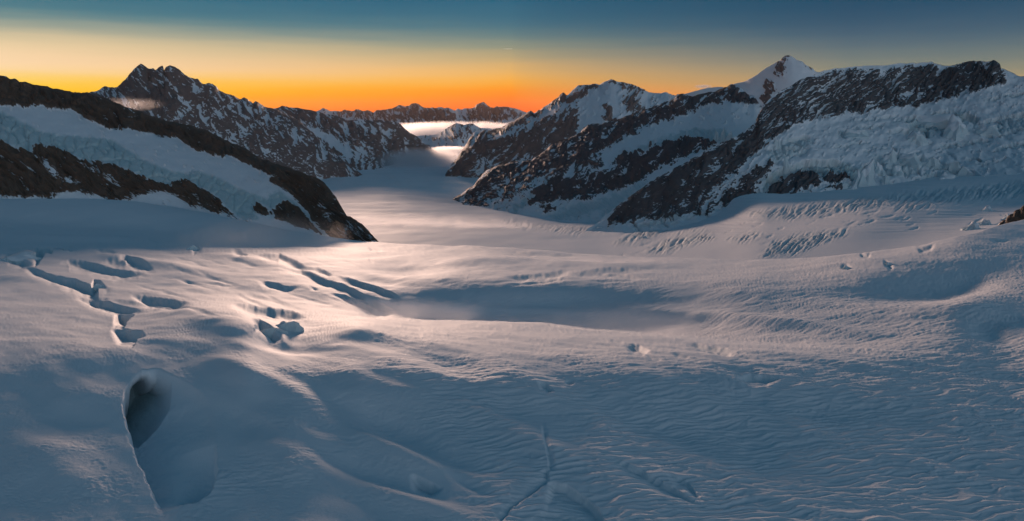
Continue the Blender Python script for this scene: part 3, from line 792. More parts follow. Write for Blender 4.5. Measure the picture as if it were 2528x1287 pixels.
for outl, w in [([(1520, 600), (1600, 560), (1650, 542), (1700, 540), (1720, 546), (1660, 562), (1600, 590)], 1.0), ([(1600, 622), (1640, 596), (1700, 582), (1750, 578), (1760, 586), (1700, 604), (1640, 622)], 1.0),
                ([(1880, 628), (1910, 600), (1960, 585), (2090, 570), (2085, 578), (2020, 600), (1960, 625)], 0.9), ([(1800, 590), (1860, 578), (1880, 582), (1830, 596)], 0.7),
                ([(2050, 510), (2110, 492), (2180, 488), (2190, 500), (2140, 512), (2080, 522)], 0.8), ([(1660, 582), (1700, 568), (1740, 570), (1700, 582)], 0.6),
                ([(1850, 528), (2000, 506), (2200, 484), (2528, 452), (2560, 478), (2200, 508), (1950, 540)], 0.6), ([(1240, 545), (1330, 552), (1440, 565), (1500, 575), (1420, 580), (1300, 565)], 0.5), ([(2200, 515), (2260, 500), (2300, 495), (2310, 505), (2240, 522)], 0.6)]:
    g_ice = np.maximum(g_ice, w * sstep(-14, 10, poly_sd(PX + 6 * fbm(PX / 12, PY / 8, 3, 3), PY, outl)))
th = R(-58)
uu = PX * math.cos(th) + PY * math.sin(th) * 1.6
vv = -PX * math.sin(th) + PY * math.cos(th) * 1.6
slots = ridged(uu / 60 + 0.3 * fbm(PX / 50, PY / 30, 2, 77), (vv + 7 * fbm(PX / 40, PY / 25, 3, 78)) / 8, 4, 55) - 0.55
Nn = grid_normals(P)
P[..., 2] += rel
_r = np.random.default_rng(18)
for _k in range(70):
    _x = _r.uniform(1500, 2500)
    _y = np.interp(_x, [1500, 1750, 2050, 2500], [590, 575, 545, 500]) + _r.uniform(-40, 45)
    _l = _r.uniform(14, 60)
    _a = R(_r.uniform(-26, -8))
    m_, dr_, cl_ = scarp_field(PX, PY, [(_x - _l / 2 * math.cos(_a), _y - _l / 2 * math.sin(_a)), (_x, _y + 1), (_x + _l / 2 * math.cos(_a), _y + _l / 2 * math.sin(_a))], _r.uniform(2, 5), _r.uniform(5, 10), soft=3.0)
    P[..., 2][m_] -= dr_ * D[m_] / F
    g_ice[m_] = np.maximum(g_ice[m_], 0.5 * cl_)
P += Nn * (g_ice * slots * 9.0 * D / F)[..., None]
GLP = P.copy()
gl = mesh_from('glacier', P.reshape(-1, 3), grid_faces(*PX.shape), {'rock': np.zeros(PX.shape), 'ice': np.clip(g_ice * 0.35 + 0.35 * np.clip(flow, 0, 1), 0, 1)}, MAT_V)
tag(gl, 'long flat valley glacier winding away between the mountains', 'glacier', kind='structure')

# near snowfield
cols = [-520, 0, 250, 450, 600, 750, 900, 1050, 1250, 1500, 1700, 1900, 2150, 2350, 2528, 3040]


def srow(py, z):
    return zrow(list(zip(cols, py, z)))


S = [
    srow([470, 490, 492, 515, 545, 575, 597, 609, 614, 634, 641, 645, 625, 588, 545, 470], [-164, -160, -163, -177, -185, -186, -181, -165, -140, -127, -114, -95, -78, -68, -65, -64]),
    srow([590, 594, 598, 602, 606, 612, 620, 628, 635, 648, 652, 656, 637, 602, 562, 490], [-157, -154, -154, -156, -157, -156, -150, -138, -122, -113, -103, -88, -74, -67, -65, -64]),
    srow([610, 612, 614, 618, 622, 632, 642, 650, 660, 664, 668, 669, 648, 618, 585, 520], [-140, -135, -134, -133, -132, -129, -124, -116, -105, -101, -95, -83, -72, -66.5, -65, -64]),
    srow([640, 642, 645, 650, 655, 662, 676, 688, 694, 692, 696, 702, 676, 650, 620, 570], [-120, -116, -116, -115, -114, -113, -107, -99, -93, -90, -84, -77, -70, -66, -65, -64]),
    srow([675, 672, 678, 682, 690, 702, 720, 740, 748, 752, 756, 775, 770, 770, 745, 700], [-107, -104, -104, -104, -104, -103, -100, -99, -97.5, -93, -86, -78, -70.5, -66.5, -65, -64]),
    srow([705, 702, 710, 712, 722, 742, 764, 785, 790, 812, 830, 845, 858, 880, 900, 900], [-97, -96, -96, -97, -98, -99, -99.5, -102, -103, -97, -88, -77, -70, -66.5, -65.5, -65]),
    srow([760, 750, 755, 745, 755, 790, 790, 798, 801, 826, 846, 862, 878, 904, 935, 960], [-83, -83, -83, -83.5, -83.5, -83, -85.5, -87, -87, -82, -76, -70, -67.5, -66.5, -66, -66]),
    srow([880, 868, 862, 800, 782, 858, 830, 850, 882, 885, 895, 920, 935, 965, 995, 1060], [-66.5, -66.5, -66.6, -68, -68.5, -66.8, -67.3, -67, -66.8, -66.6, -66.4, -66.4, -66.4, -66.4, -66.2, -66]),
    srow([1080] * 16, [-67.0] * 16),
    srow([1287] * 16, [-67.3] * 16),
    srow([1430] * 16, [-67.5] * 16),
]
pxs = np.concatenate([np.arange(-520, -60, 18.0), np.arange(-60, 2590, 2.1), np.arange(2590, 3041, 18.0)])
PX, PY, D = loft(S, pxs, 480)
P = world_pt(PX, PY, D)
X, Y = P[..., 0].copy(), P[..., 1].copy()
dz = np.zeros(PX.shape)
s_ice = np.zeros(PX.shape)


def bump(cx, cy, rx, ry, h, rot=0.0):
    global dz
    c, s = math.cos(R(rot)), math.sin(R(rot))
    m = (np.abs(PX - cx) < 3 * max(rx, ry)) & (np.abs(PY - cy) < 3 * max(rx, ry))
    x, y = PX[m] - cx, PY[m] - cy
    a, b = (x * c + y * s) / rx, (-x * s + y * c) / ry
    dz[m] += h * np.exp(-(a * a + b * b))


def scarp(pts, H, W, ice=0.3, hs=0.8, ws=1.6, **kw):
    global dz
    m, dr, cl = scarp_field(PX, PY, pts, H * hs, W * ws, **kw)
    dz[m] -= dr
    s_ice[m] = np.maximum(s_ice[m], ice * cl)


def pit(outl, depth, soft=6, ice=0.0):
    global dz
    sd = poly_sd(PX, PY, outl)
    m = sd > -90
    dz[m] -= depth * sstep(-soft * 0.3, soft, sd[m])


# broad humps and hollows
for b in [(1000, 660, 90, 14, -5.0, 0), (940, 690, 60, 12, -3.0, 10), (1190, 645, 120, 10, 3.0, -2), (1480, 655, 160, 7, 2.0, 2), (820, 620, 150, 7, 3.0, 4), (1060, 606, 120, 5, 3.0, 2),
          (420, 615, 70, 9, -2.0, 6), (430, 660, 90, 10, 2.5, 8), (300, 640, 60, 9, 3.0, 8), (600, 640, 90, 8, 2.0, 8), (60, 690, 120, 18, 1.8, 5), (560, 800, 140, 30, 2.2, 12), (870, 815, 90, 22, 2.6, 0),
          (700, 850, 70, 18, -2.6, 10), (250, 880, 120, 26, 1.2, 0), (1130, 900, 120, 25, -1.6, 15), (1250, 930, 120, 40, 1.2, 20), (960, 1060, 220, 34, -2.2, 26), (1000, 1120, 220, 26, 1.3, 22), (950, 1180, 200, 24, -1.2, 20),
          (1050, 1240, 180, 26, 1.0, 18), (700, 1050, 160, 90, 1.2, 60), (1750, 1040, 420, 90, -1.8, 15), (2290, 700, 220, 44, -5.0, -8), (2380, 690, 90, 26, -1.6, -14), (1330, 1100, 160, 30, 0.9, 28), (1560, 1010, 150, 26, -1.0, 24), (800, 1000, 150, 24, 1.0, 24), (1700, 960, 200, 24, 0.8, 20), (2050, 1000, 240, 30, -0.8, 10), (620, 930, 90, 30, 0.9, 30), (1150, 1190, 60, 14, -1.1, 26), (2400, 760, 90, 30, 2.0, 0), (2440, 820, 60, 25, -1.6, 20), (2200, 760, 200, 22, 2.0, 5),
          (1900, 800, 240, 14, 2.2, 6), (1350, 745, 220, 24, -2.6, 0), (150, 545, 260, 22, -7.0, 3), (420, 560, 200, 18, -5.0, 8), (200, 590, 260, 8, 3.5, 2), (110, 1150, 120, 120, 0.9, 0)]:
    bump(b[0], b[1], b[2], b[3], b[4] * 1.0, b[5])
dz += 1.1 * fbm(X / 55, Y / 90, 4, 91) * sstep(170, 420, D) * 1.2 + 0.75 * fbm((X * 0.8 - Y * 0.6) / 44, (X * 0.6 + Y * 0.8) / 17, 3, 91) * (1 - 0.5 * sstep(220, 400, D)) + 0.2 * fbm(X / 14, Y / 24, 3, 92)

# crevasses and steps on the left
for pts, H, W, kw in [
    ([(0, 607), (35, 610), (80, 606), (110, 612)], 4, 16, {}),
    ([(0, 622), (30, 624), (60, 640), (85, 652)], 8, 26, {'ice': 0.5}),
    ([(80, 608), (100, 610), (132, 612), (128, 630)], 11, 44, {'t0': 0.2, 't1': 0.2, 'ice': 0.5}),
    ([(125, 655), (170, 640), (220, 646), (290, 663), (345, 672), (378, 682)], 7, 26, {}),
    ([(240, 648), (280, 640), (310, 634), (350, 648), (390, 672)], 7, 22, {}),
    ([(300, 640), (312, 634), (350, 648)], 5, 14, {}),
    ([(50, 652), (75, 662), (95, 668), (130, 682), (185, 690)], 6, 20, {}),
    ([(120, 682), (185, 690), (225, 706), (232, 690), (245, 692), (265, 710), (280, 712)], 8, 28, {'ice': 0.4}),
    ([(175, 730), (225, 732), (300, 752), (345, 762), (360, 770)], 6, 24, {}),
    ([(215, 732), (260, 733), (276, 738)], 3, 10, {}),
    ([(320, 722), (345, 728), (400, 735), (455, 745), (480, 752)], 6, 26, {}),
    ([(285, 760), (305, 768), (330, 772), (334, 780)], 7, 36, {'t0': 0.3, 'ice': 0.4}),
    ([(470, 604), (490, 606), (500, 616)], 6, 18, {'ice': 0.5}),
    ([(490, 696), (530, 698), (605, 709)], 2.6, 9, {}),
    ([(290, 578), (318, 582), (330, 586)], 4, 10, {}),
    ([(355, 588), (385, 596), (400, 600)], 4, 9, {}),
    ([(140, 604), (170, 606), (190, 610)], 3, 8, {}),
    ([(225, 612), (260, 614), (300, 625)], 4, 12, {}),
    ([(0, 546), (20, 552), (50, 560)], 5, 10, {}),
    ([(570, 610), (612, 628), (606, 642)], 4, 16, {}),
    ([(620, 625), (680, 628), (690, 626), (740, 650), (765, 662), (770, 672)], 5, 22, {}),
    ([(660, 670), (690, 660), (745, 662), (800, 688), (860, 706), (900, 730), (985, 772)], 5, 26, {}),
    ([(630, 686), (660, 698), (700, 706), (745, 708)], 4, 16, {}),
    ([(770, 656), (800, 668), (830, 682)], 4, 10, {}),
    ([(815, 674), (870, 688), (930, 706), (970, 725), (1005, 744)], 7, 18, {'ice': 0.55}),
    ([(800, 715), (850, 722), (890, 740), (920, 760), (990, 775)], 5, 24, {}),
    ([(895, 732), (905, 730), (950, 752), (985, 770)], 5, 18, {}),
    ([(760, 700), (790, 712)], 3, 8, {}),
    ([(560, 748), (640, 756), (720, 768), (770, 790)], 5, 34, {}),
    ([(618, 788), (640, 790), (670, 810), (705, 832)], 6, 30, {'ice': 0.4}),
    ([(270, 812), (310, 815), (350, 820), (365, 835)], 5, 36, {}),
    ([(740, 606), (770, 608), (800, 614)], 3, 7, {}), ([(905, 608), (930, 612), (948, 618)], 5, 8, {'ice': 0.4}),
    ([(910, 636), (925, 642)], 2.5, 6, {}),
    # snow steps in the middle distance
    ([(1170, 616), (1200, 613), (1260, 618), (1330, 624), (1400, 628), (1500, 634)], 4, 8, {'ice': 0.4}), ([(1230, 622), (1290, 626), (1340, 630)], 3, 6, {}),
    ([(1260, 698), (1310, 692), (1360, 686), (1420, 684)], 3.2, 10, {'ice': 0.4}), ([(1380, 680), (1430, 672), (1500, 664), (1560, 666), (1600, 684)], 3, 10, {'ice': 0.3}), ([(1450, 676), (1520, 674), (1610, 686)], 3.2, 8, {'ice': 0.3}),
    ([(1440, 690), (1520, 690), (1600, 686)], 2.5, 6, {}), ([(1230, 682), (1350, 672), (1430, 660)], 3.0, 14, {'p': 1.0}),
    ([(1610, 646), (1650, 646)], 2.5, 5, {}),
    ([(1500, 838), (1530, 842), (1548, 846)], 1.2, 8, {}), ([(1540, 850), (1580, 852), (1600, 862), (1612, 872)], 2.4, 20, {'ice': 0.3}),
    ([(1680, 845), (1730, 850), (1780, 858), (1830, 866)], 2.2, 16, {'ice': 0.4}), ([(1740, 858), (1790, 868), (1820, 872)], 2.0, 12, {'ice': 0.4}), ([(1800, 876), (1870, 882)], 1.0, 8, {}),
    ([(1810, 928), (1850, 924), (1900, 928), (1930, 936)], 3.0, 20, {'ice': 0.3}), ([(1790, 910), (1850, 908), (1900, 914)], 0.8, 10, {}),
    ([(1325, 941), (1350, 946), (1372, 962)], 2.2, 16, {}), ([(1392, 928), (1420, 930)], 2.2, 10, {}),
    ([(1010, 1165), (1050, 1180), (1097, 1203)], 3.4, 30, {}),
    # forked crack at the lower middle
    ([(1333, 1038), (1340, 1090), (1352, 1140), (1354, 1165)], 1.0, 14, {'side': -1, 't1': 0.05}),
    ([(1354, 1158), (1357, 1186), (1322, 1215), (1265, 1258), (1235, 1300)], 0.9, 26, {'side': 1, 't0': 0.05, 't1': 0.1}),
    ([(1352, 1184), (1400, 1200), (1450, 1230), (1480, 1260), (1510, 1310)], 1.9, 60, {'side': 1, 't0': 0.12, 't1': 0.1}),
    ([(1290, 1290), (1340, 1262), (1420, 1268), (1480, 1290)], 0.5, 30, {'side': 1}),
    ([(1480, 1120), (1580, 1160), (1680, 1215), (1750, 1260)], 1.6, 26, {'side': 1}),
    ([(1640, 1160), (1700, 1190), (1745, 1245)], 1.2, 18, {'side': 1}),
    # right side holes
    ([(2070, 655), (2090, 652), (2108, 660)], 2.5, 10, {}), ([(2180, 640), (2200, 650), (2212, 658)], 3, 10, {}), ([(2120, 625), (2140, 628), (2150, 622)], 3, 8, {}), ([(2260, 612), (2280, 612), (2310, 600)], 3.5, 10, {}),
    ([(2190, 612), (2220, 608)], 2.5, 5, {}), ([(2250, 606), (2290, 596), (2310, 590)], 3, 6, {}), ([(2440, 590), (2470, 588), (2500, 592)], 2.5, 7, {}),
]:
    scarp(pts, H, W, **kw)

rg = np.random.default_rng(5)
for k in range(40):
    cx, cy = rg.uniform(20, 960), rg.uniform(606, 775)
    if cy > 690 and cx < 260:
        continue
    ln_ = rg.uniform(110, 260) * (0.5 + (cy - 600) / 250)
    an = R(rg.uniform(6, 20) if cx < 450 else rg.uniform(14, 30))
    dx_, dy_ = ln_ * math.cos(an), ln_ * math.sin(an) * (0.4 + (cy - 600) / 300)
    bow = rg.uniform(-5, 5)
    scarp([(cx - dx_ / 2, cy - dy_ / 2), (cx, cy + bow), (cx + dx_ / 2, cy + dy_ / 2)], rg.uniform(1.0, 2.4) * (1.4 - (cy - 600) / 350), rg.uniform(4, 10) * (0.6 + (cy - 600) / 250), ice=0.3, rough=0.6)
for k in range(16):
    cx, cy = rg.uniform(1180, 1600), rg.uniform(655, 690)
    ln_ = rg.uniform(130, 300)
    scarp([(cx - ln_ / 2, cy + ln_ * 0.05), (cx, cy - 2), (cx + ln_ / 2, cy + rg.uniform(-3, 6))], rg.uniform(1.2, 2.4), rg.uniform(3, 6), ice=0.4, rough=0.5)
for k in range(12):
    cx, cy = rg.uniform(1480, 1900), rg.uniform(842, 925)
    if abs(cy - (842 + (cx - 1480) * 0.2)) > 16:
        continue
    ln_ = rg.uniform(40, 90)
    scarp([(cx - ln_ / 2, cy - 5), (cx, cy), (cx + ln_ / 2, cy + 6)], rg.uniform(0.7, 1.5), rg.uniform(5, 10), ice=0.3)

# the big wind scoop at the lower left
ys = PY
xl = pchip1([900, 925, 940, 965, 1000, 1060, 1090, 1150, 1255, 1300], [372, 362, 335, 310, 303, 312, 318, 345, 385, 400], ys) + 8 * fbm(PX / 40, PY / 18, 4, 140, 0.65)
xr = pchip1([900, 925, 950, 1000, 1060, 1150, 1200, 1240, 1262, 1300], [380, 420, 475, 520, 538, 540, 528, 490, 420, 402], ys) + 6 * fbm(PX / 60, PY / 30, 2, 141)
fx = np.clip((PX - xl) / np.maximum(xr - xl, 4), 0, 1)
hh = pchip1([912, 930, 960, 1010, 1100, 1200, 1262, 1300], [0, 6.0, 9.0, 8.6, 6.2, 3.4, 0.4, 0], ys)
dz -= hh * (1 - fx) ** 1.25 * sstep(0, 1, (PX - xl) / 15.0) * (fx < 1)
h2 = pchip1([1100, 1160, 1215, 1245], [0, 2.2, 3.6, 0], np.clip(ys, 1100, 1245))
dz -= h2 * sstep(0.35, 0.9, fx) * (1 - sstep(0.95, 1.0, fx))
CAVE = [(304, 1012), (309, 965), (328, 934), (350, 918), (386, 918), (420, 936), (414, 975), (372, 1012), (332, 1034)]
pit(CAVE, 5.0, 10)

# wind ripples
warp = fbm(X / 9, Y / 12, 3, 101) * 2.2
def ripl(wl, rot, w, seed, asp=5.0):
    c_, s_ = math.cos(R(rot)), math.sin(R(rot))
    a_ = pn((X * c_ + Y * s_ + warp * w) / (wl * asp), (-X * s_ + Y * c_ + warp * w) / wl, seed)
    b_ = pn((X * c_ + Y * s_) / (wl * asp * 0.8) + 31, (-X * s_ + Y * c_ + warp * w) / wl * 1.3, seed + 2)
    return np.maximum(1 - np.abs(a_) * 3.0, (1 - np.abs(b_) * 3.0) * 0.8).clip(0, 1) ** 1.5


r1 = ripl(2.3, 8, 0.7, 5)
r2 = ripl(0.9, -6, 0.5, 6, 3.0)
r3 = ripl(7.0, 14, 1.2, 7, 4.0)
patch = sstep(-0.3, 0.3, fbm(X / 40, Y / 60, 3, 111) + 0.0006 * (PX - 1000))
near = 1 - sstep(300, 560, D)
scour = sstep(0.05, 0.45, fbm(X / 18, Y / 10, 3, 131) + 0.12)
dz += near * (0.26 * patch * r1 + 0.09 * r2 * sstep(0.0, 0.4, fbm(X / 16, Y / 16, 3, 120) + 0.2)) + (1 - sstep(500, 900, D)) * 0.06 * r3 * (0.3 + patch)
dz += near * 0.09 * fbm(X / 1.2, Y / 1.2, 3, 130) * scour

P[..., 2] += dz
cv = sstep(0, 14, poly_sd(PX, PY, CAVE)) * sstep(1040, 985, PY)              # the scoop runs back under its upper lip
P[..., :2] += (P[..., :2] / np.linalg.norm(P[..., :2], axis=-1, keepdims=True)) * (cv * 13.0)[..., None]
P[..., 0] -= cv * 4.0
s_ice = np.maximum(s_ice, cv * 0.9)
# the far edge drops behind the crest
top = P[0]
rad = top[:, :2] / np.linalg.norm(top[:, :2], axis=1, keepdims=True)
bk = []
for dd, zz in ((420, 150), (200, 62), (80, 20), (25, 4)):
    b = top.copy()
    b[:, :2] += rad * dd
    b[:, 2] -= zz
    bk.append(b)
Pf = np.concatenate([np.array(bk), P], 0)
rep = lambda A: np.concatenate([np.repeat(A[:1], 4, 0), A], 0)
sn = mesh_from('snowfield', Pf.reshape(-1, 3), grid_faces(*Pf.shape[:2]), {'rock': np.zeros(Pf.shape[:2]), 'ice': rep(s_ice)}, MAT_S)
tag(sn, 'wide rippled snowfield with crevasses sloping away in the foreground', 'snowfield', kind='structure')

# lowland far below, out to the horizon
n = 40
gx, gy = np.meshgrid(np.linspace(-60000, 60000, n), np.linspace(-20000, 60000, n))
gz = np.full(gx.shape, -1500.0)
gr = mesh_from('ground', np.stack([gx, gy, gz], -1).reshape(-1, 3), grid_faces(n, n), {'rock': np.zeros(n * n), 'ice': np.zeros(n * n)}, MAT_FAR)
tag(gr, 'pale lowland under the far ranges', kind='structure')

# --- rocks at the right edge
O_top = [(2462, 556, 720), (2474, 546, 720), (2484, 541, 722), (2492, 532, 724), (2500, 528, 726), (2508, 520, 728), (2518, 517, 730), (2528, 508, 732), (2545, 504, 735), (2570, 488, 740), (2620, 470, 745)]
O_base = [(2462, 562, 700), (2500, 562, 700), (2528, 556, 700), (2570, 540, 705), (2620, 520, 710)]
ro, _ = mountain('rock_outcrop', [O_top, O_base], [('rock', [(2462, 560), (2490, 530), (2530, 500), (2640, 455), (2640, 520), (2530, 545), (2490, 556)], 0.5, 3)],
                 'dark rock outcrop poking from the snow at the right edge of the view', MAT_A, step=1.8, rstep=1.6, strike=-30, base=-0.4, amp=0.6, lw=(24, 6), relief=4.0, jagpx=1.5, seed=97, cat='rock outcrop')
del ro['kind']

# ------------------------------------------------------------------ blocks of ice
MAT_ICE = terrain_mat('serac_ice', (0.2, 0.2, 0.2), (0.2, 0.2, 0.2), 3.0, bump=0.8)


def surface_at(grids, px, py):
    """point of the built ground seen at (px, py), nearest one first"""
    best = None
    for PXg, PYg, Pg in grids:
        qx, qy = to_px(Pg)
        e = np.hypot(qx - px, qy - py)
        i = np.unravel_index(np.argmin(e), e.shape)
        if e[i] < 6 and (best is None or Pg[i][1] < best[1]):
            best = Pg[i]
    return best


def smooth_block(w, dpt, h, seed, peak=0.0, lean=0.0, n=7):
    """an upright broken block: a shaped grid shell, upright grooved sides, uneven tilted top"""
    rg = np.random.default_rng(seed)
    na, nz = 22, 8
    ph = rg.random(6) * 6.28
    sq = 0.55 + 0.3 * rg.random()
    V, cap = [], []
    tilt = (rg.random(2) - 0.5) * 0.5
    for k in range(nz + 1):
        t = k / nz
        for a in range(na):
            th = a / na * 2 * math.pi
            c_, s_ = math.cos(th), math.sin(th)
            r = (abs(c_) ** (2 / sq) + abs(s_) ** (2 / sq)) ** (-sq / 2)
            r *= 1 + 0.20 * math.sin(2 * th + ph[0] + t) + 0.12 * math.sin(5 * th + ph[1] + t * 2.3) + 0.09 * math.sin(9 * th + ph[2] - t * 3)
            r *= 1.35 - 0.55 * t ** 0.7 - peak * t * 0.7
            x, y = c_ * r * w / 2, s_ * r * dpt / 2
            z = t * h * (0.8 + tilt[0] * 1.6 * c_ * t + tilt[1] * 1.2 * s_ * t + 0.22 * math.sin(2 * th + ph[3]) * t + 0.12 * math.sin(5 * th + ph[4]) * t)
            V.append((x + lean * z, y, z - 0.2 * h if k else -1.5 * h))
    V.append((lean * h, 0, h * (0.85 + 0.15 * peak) - 0.2 * h))
    Fs = []
    for k in range(nz):
        for a in range(na):
            b = (a + 1) % na
            Fs.append((k * na + a, k * na + b, (k + 1) * na + b, (k + 1) * na + a))
    return np.array(V), Fs, na, nz


def block(name, loc, w, dpt, h, seed, rz, label, cat, group, peak=0.0, lean=0.0):
    V, Fs, na, nz = smooth_block(w, dpt, h, seed, peak, lean)
    root = bpy.data.objects.new(name, None)
    COL.objects.link(root)
    root.location = Vector(loc)
    root.rotation_euler = (0, 0, rz)
    tag(root, label, cat, group)

    def sub(nm, ids_faces, ice):
        ids = sorted({i for f in ids_faces for i in f})
        mp = {i: j for j, i in enumerate(ids)}
        me = bpy.data.meshes.new(nm)
        me.from_pydata([tuple(V[i]) for i in ids], [], [[mp[i] for i in f] for f in ids_faces])
        for an, val in (('rock', 0.0), ('ice', ice)):
            at = me.attributes.new(an, 'FLOAT', 'POINT')
            at.data.foreach_set('value', np.full(len(ids), val, np.float32))
        me.polygons.foreach_set('use_smooth', np.zeros(len(me.polygons), bool))
        me.materials.append(MAT_ICE)
        o = bpy.data.objects.new(nm, me)
        COL.objects.link(o)
        o.parent = root
        return o
    sub('ice_face', Fs, 0.55)
    # drifted snow lying on top, a little proud of the ice
    ring = [tuple(V[nz * na + a]) for a in range(na)]
    cap_v = [(x * 1.05, y * 1.05, z - 0.03 * h) for x, y, z in ring] + [(x * 1.0, y * 1.0, z + 0.05 * h) for x, y, z in ring] + [(x * 0.55 + lean * h * 0.4, y * 0.55, z * 0.5 + V[-1][2] * 0.5 + 0.08 * h) for x, y, z in ring] + [(V[-1][0], V[-1][1], V[-1][2] + 0.10 * h)]
    Fc = []
    for k in range(2):
        for a in range(na):
            b = (a + 1) % na
            Fc.append((k * na + a, k * na + b, (k + 1) * na + b, (k + 1) * na + a))
    for a in range(na):
        Fc.append((2 * na + a, 2 * na + (a + 1) % na, 3 * na))
    me = bpy.data.meshes.new('snow_cap')
    me.from_pydata(cap_v, [], Fc)
    for an in ('rock', 'ice'):
        at = me.attributes.new(an, 'FLOAT', 'POINT')
        at.data.foreach_set('value', np.zeros(len(cap_v), np.float32))
    me.polygons.foreach_set('use_smooth', np.ones(len(me.polygons), bool))
    me.materials.append(MAT_ICE)
    o = bpy.data.objects.new('snow_cap', me)
    COL.objects.link(o)
    o.parent = root
    return root


GR = [(G_grid[0], G_grid[1], G_grid[3])]
FR = [(F2_grid[0], F2_grid[1], F2_grid[3])]
VR = [(None, None, GLP)]
SR = [(None, None, P)]
SERACS = [
    # px, py of the foot, width px, height px, depth ratio, turn, peak, lean, ground, label
    (2132, 452, 58, 50, 0.8, 0.3, 1.0, 0.05, GR, 'tall pointed serac beside the dark outcrop at the icefall foot'),
    (2362, 335, 52, 46, 0.9, 0.2, 0.15, -0.05, GR, 'tallest broken ice tower high on the icefall'),
    (2298, 306, 105, 26, 0.5, -0.15, 0.0, 0.0, GR, 'long pale ice wall left of the highest ice tower'),
    (2258, 348, 44, 26, 0.8, 0.5, 0.2, 0.0, GR, 'squat ice block below the long pale ice wall'),
    (2110, 336, 66, 20, 0.6, -0.1, 0.3, 0.0, GR, 'low rounded ice hump left under the rock wall'),
    (2438, 330, 60, 22, 0.6, 0.2, 0.3, 0.0, GR, 'low broken ice ledge right of the highest ice tower'),
    (1918, 362, 22, 26, 0.8, 0.4, 0.4, 0.0, GR, 'small upright ice fin on the edge of the rock rib'),
    (1937, 408, 22, 20, 0.8, 0.1, 0.5, 0.0, GR, 'small white serac at the top of the ice cliff over the outcrop'),
    (2192, 400, 46, 28, 0.7, 0.3, 0.4, 0.0, GR, 'first jumbled serac in the middle of the icefall, at its left'),
    (2240, 402, 64, 26, 0.6, -0.5, 0.2, 0.0, GR, 'wide serac in the middle of the icefall, beside the jumbled one'),
    (2294, 412, 58, 20, 0.6, -0.5, 0.2, 0.0, GR, 'flat ice slab right of the wide middle serac'),
    (2345, 424, 56, 22, 0.5, -0.6, 0.2, 0.0, GR, 'bright lipped ice slab leading down to the right'),
    (2392, 440, 54, 24, 0.5, -0.6, 0.2, 0.0, GR, 'ice slab at the lower end of the bright row'),
    (2428, 458, 40, 22, 0.7, -0.5, 0.4, 0.0, GR, 'last tilted ice block of the row, above a dark hole'),
    (2326, 466, 66, 36, 0.5, -0.7, 0.3, 0.05, GR, 'large leaning teal ice block in the lower icefall'),
    (2352, 482, 46, 26, 0.6, -0.7, 0.3, 0.0, GR, 'blunt ice block at the right foot of the leaning one'),
    (2276, 474, 42, 30, 0.7, 0.4, 0.5, 0.0, GR, 'curled layered ice block left of the large leaning block'),
    (2302, 486, 34, 22, 0.8, 0.2, 0.5, 0.0, GR, 'small dark ice block under the curled layered one'),
    (2094, 494, 46, 42, 0.7, 0.4, 0.5, 0.1, GR, 'steep striped serac at the lower left end of the icefall'),
    (2118, 472, 44, 44, 0.7, 0.2, 0.6, 0.1, GR, 'steep serac between the pointed one and the striped one'),
    (2072, 498, 34, 22, 0.7, 0.2, 0.4, 0.0, GR, 'lowest block of the left icefall foot, nearest the rocks'),
    (2186, 450, 28, 20, 0.8, 0.2, 0.4, 0.0, GR, 'small ice block on the smooth snow right of the pointed serac'),
    (2172, 424, 30, 22, 0.8, 0.6, 0.4, 0.0, GR, 'ice block just above the pointed serac, right of it'),
    (2216, 426, 30, 20, 0.8, 0.1, 0.4, 0.0, GR, 'ice block under the wide middle serac'),
    (1768, 344, 20, 24, 0.7, 0.1, 0.6, 0.0, FR, 'left one of three ice fins on the hanging glacier edge'),
    (1784, 344, 16, 28, 0.7, -0.2, 0.7, 0.0, FR, 'middle and thinnest of three ice fins on the hanging glacier edge'),
    (1800, 346, 20, 22, 0.7, 0.3, 0.6, 0.0, FR, 'right one of three ice fins on the hanging glacier edge'),
    (1652, 552, 18, 16, 0.8, 0.1, 0.8, 0.0, VR, 'lone white serac on the glacier below the ribbed rocks'),
    (1592, 588, 16, 9, 0.8, 0.4, 0.4, 0.0, VR, 'little ice block at the left end of the crevassed strip'),
    (2404, 566, 40, 24, 0.7, 0.4, 0.4, 0.1, VR, 'spiky ice block above the right hand crevasse hollow'),
    (2432, 556, 30, 20, 0.7, 0.1, 0.5, 0.1, VR, 'small spiky ice block right of the larger one by the hollow'),
    (2492, 540, 28, 20, 0.8, 0.3, 0.3, 0.0, VR, 'rounded ice block left of the rock outcrop at the edge'),
    (2436, 520, 22, 14, 0.8, 0.3, 0.3, 0.0, VR, 'small ice knob on the slope above the spiky blocks'),
    (704, 812, 74, 22, 0.35, -0.62, 0.0, 0.10, SR, 'layered ice slab standing in the hollow on the near snowfield'),
    (672, 822, 66, 15, 0.25, -0.66, 0.0, 0.05, SR, 'thin ice slab beside the layered one in the same hollow'),
    (50, 646, 96, 22, 0.5, -0.05, 0.0, 0.0, SR, 'long snow capped ice block at the left edge by the open crevasse'),
    (250, 712, 40, 11, 0.4, -0.5, 0.5, 0.0, SR, 'small tilted ice plate in the zigzag crevasse at the left'),
    (476, 618, 36, 13, 0.6, 0.1, 0.2, 0.0, SR, 'grey ice block at the far edge of the near snowfield'),
    (2092, 664, 34, 9, 0.7, 0.1, 0.4, 0.0, SR, 'low snow crusted ice knob left of the small snow holes'),
    (2196, 656, 30, 9, 0.5, -0.6, 0.4, 0.0, SR, 'thin curved ice ridge right of the snow crusted knob'),
]
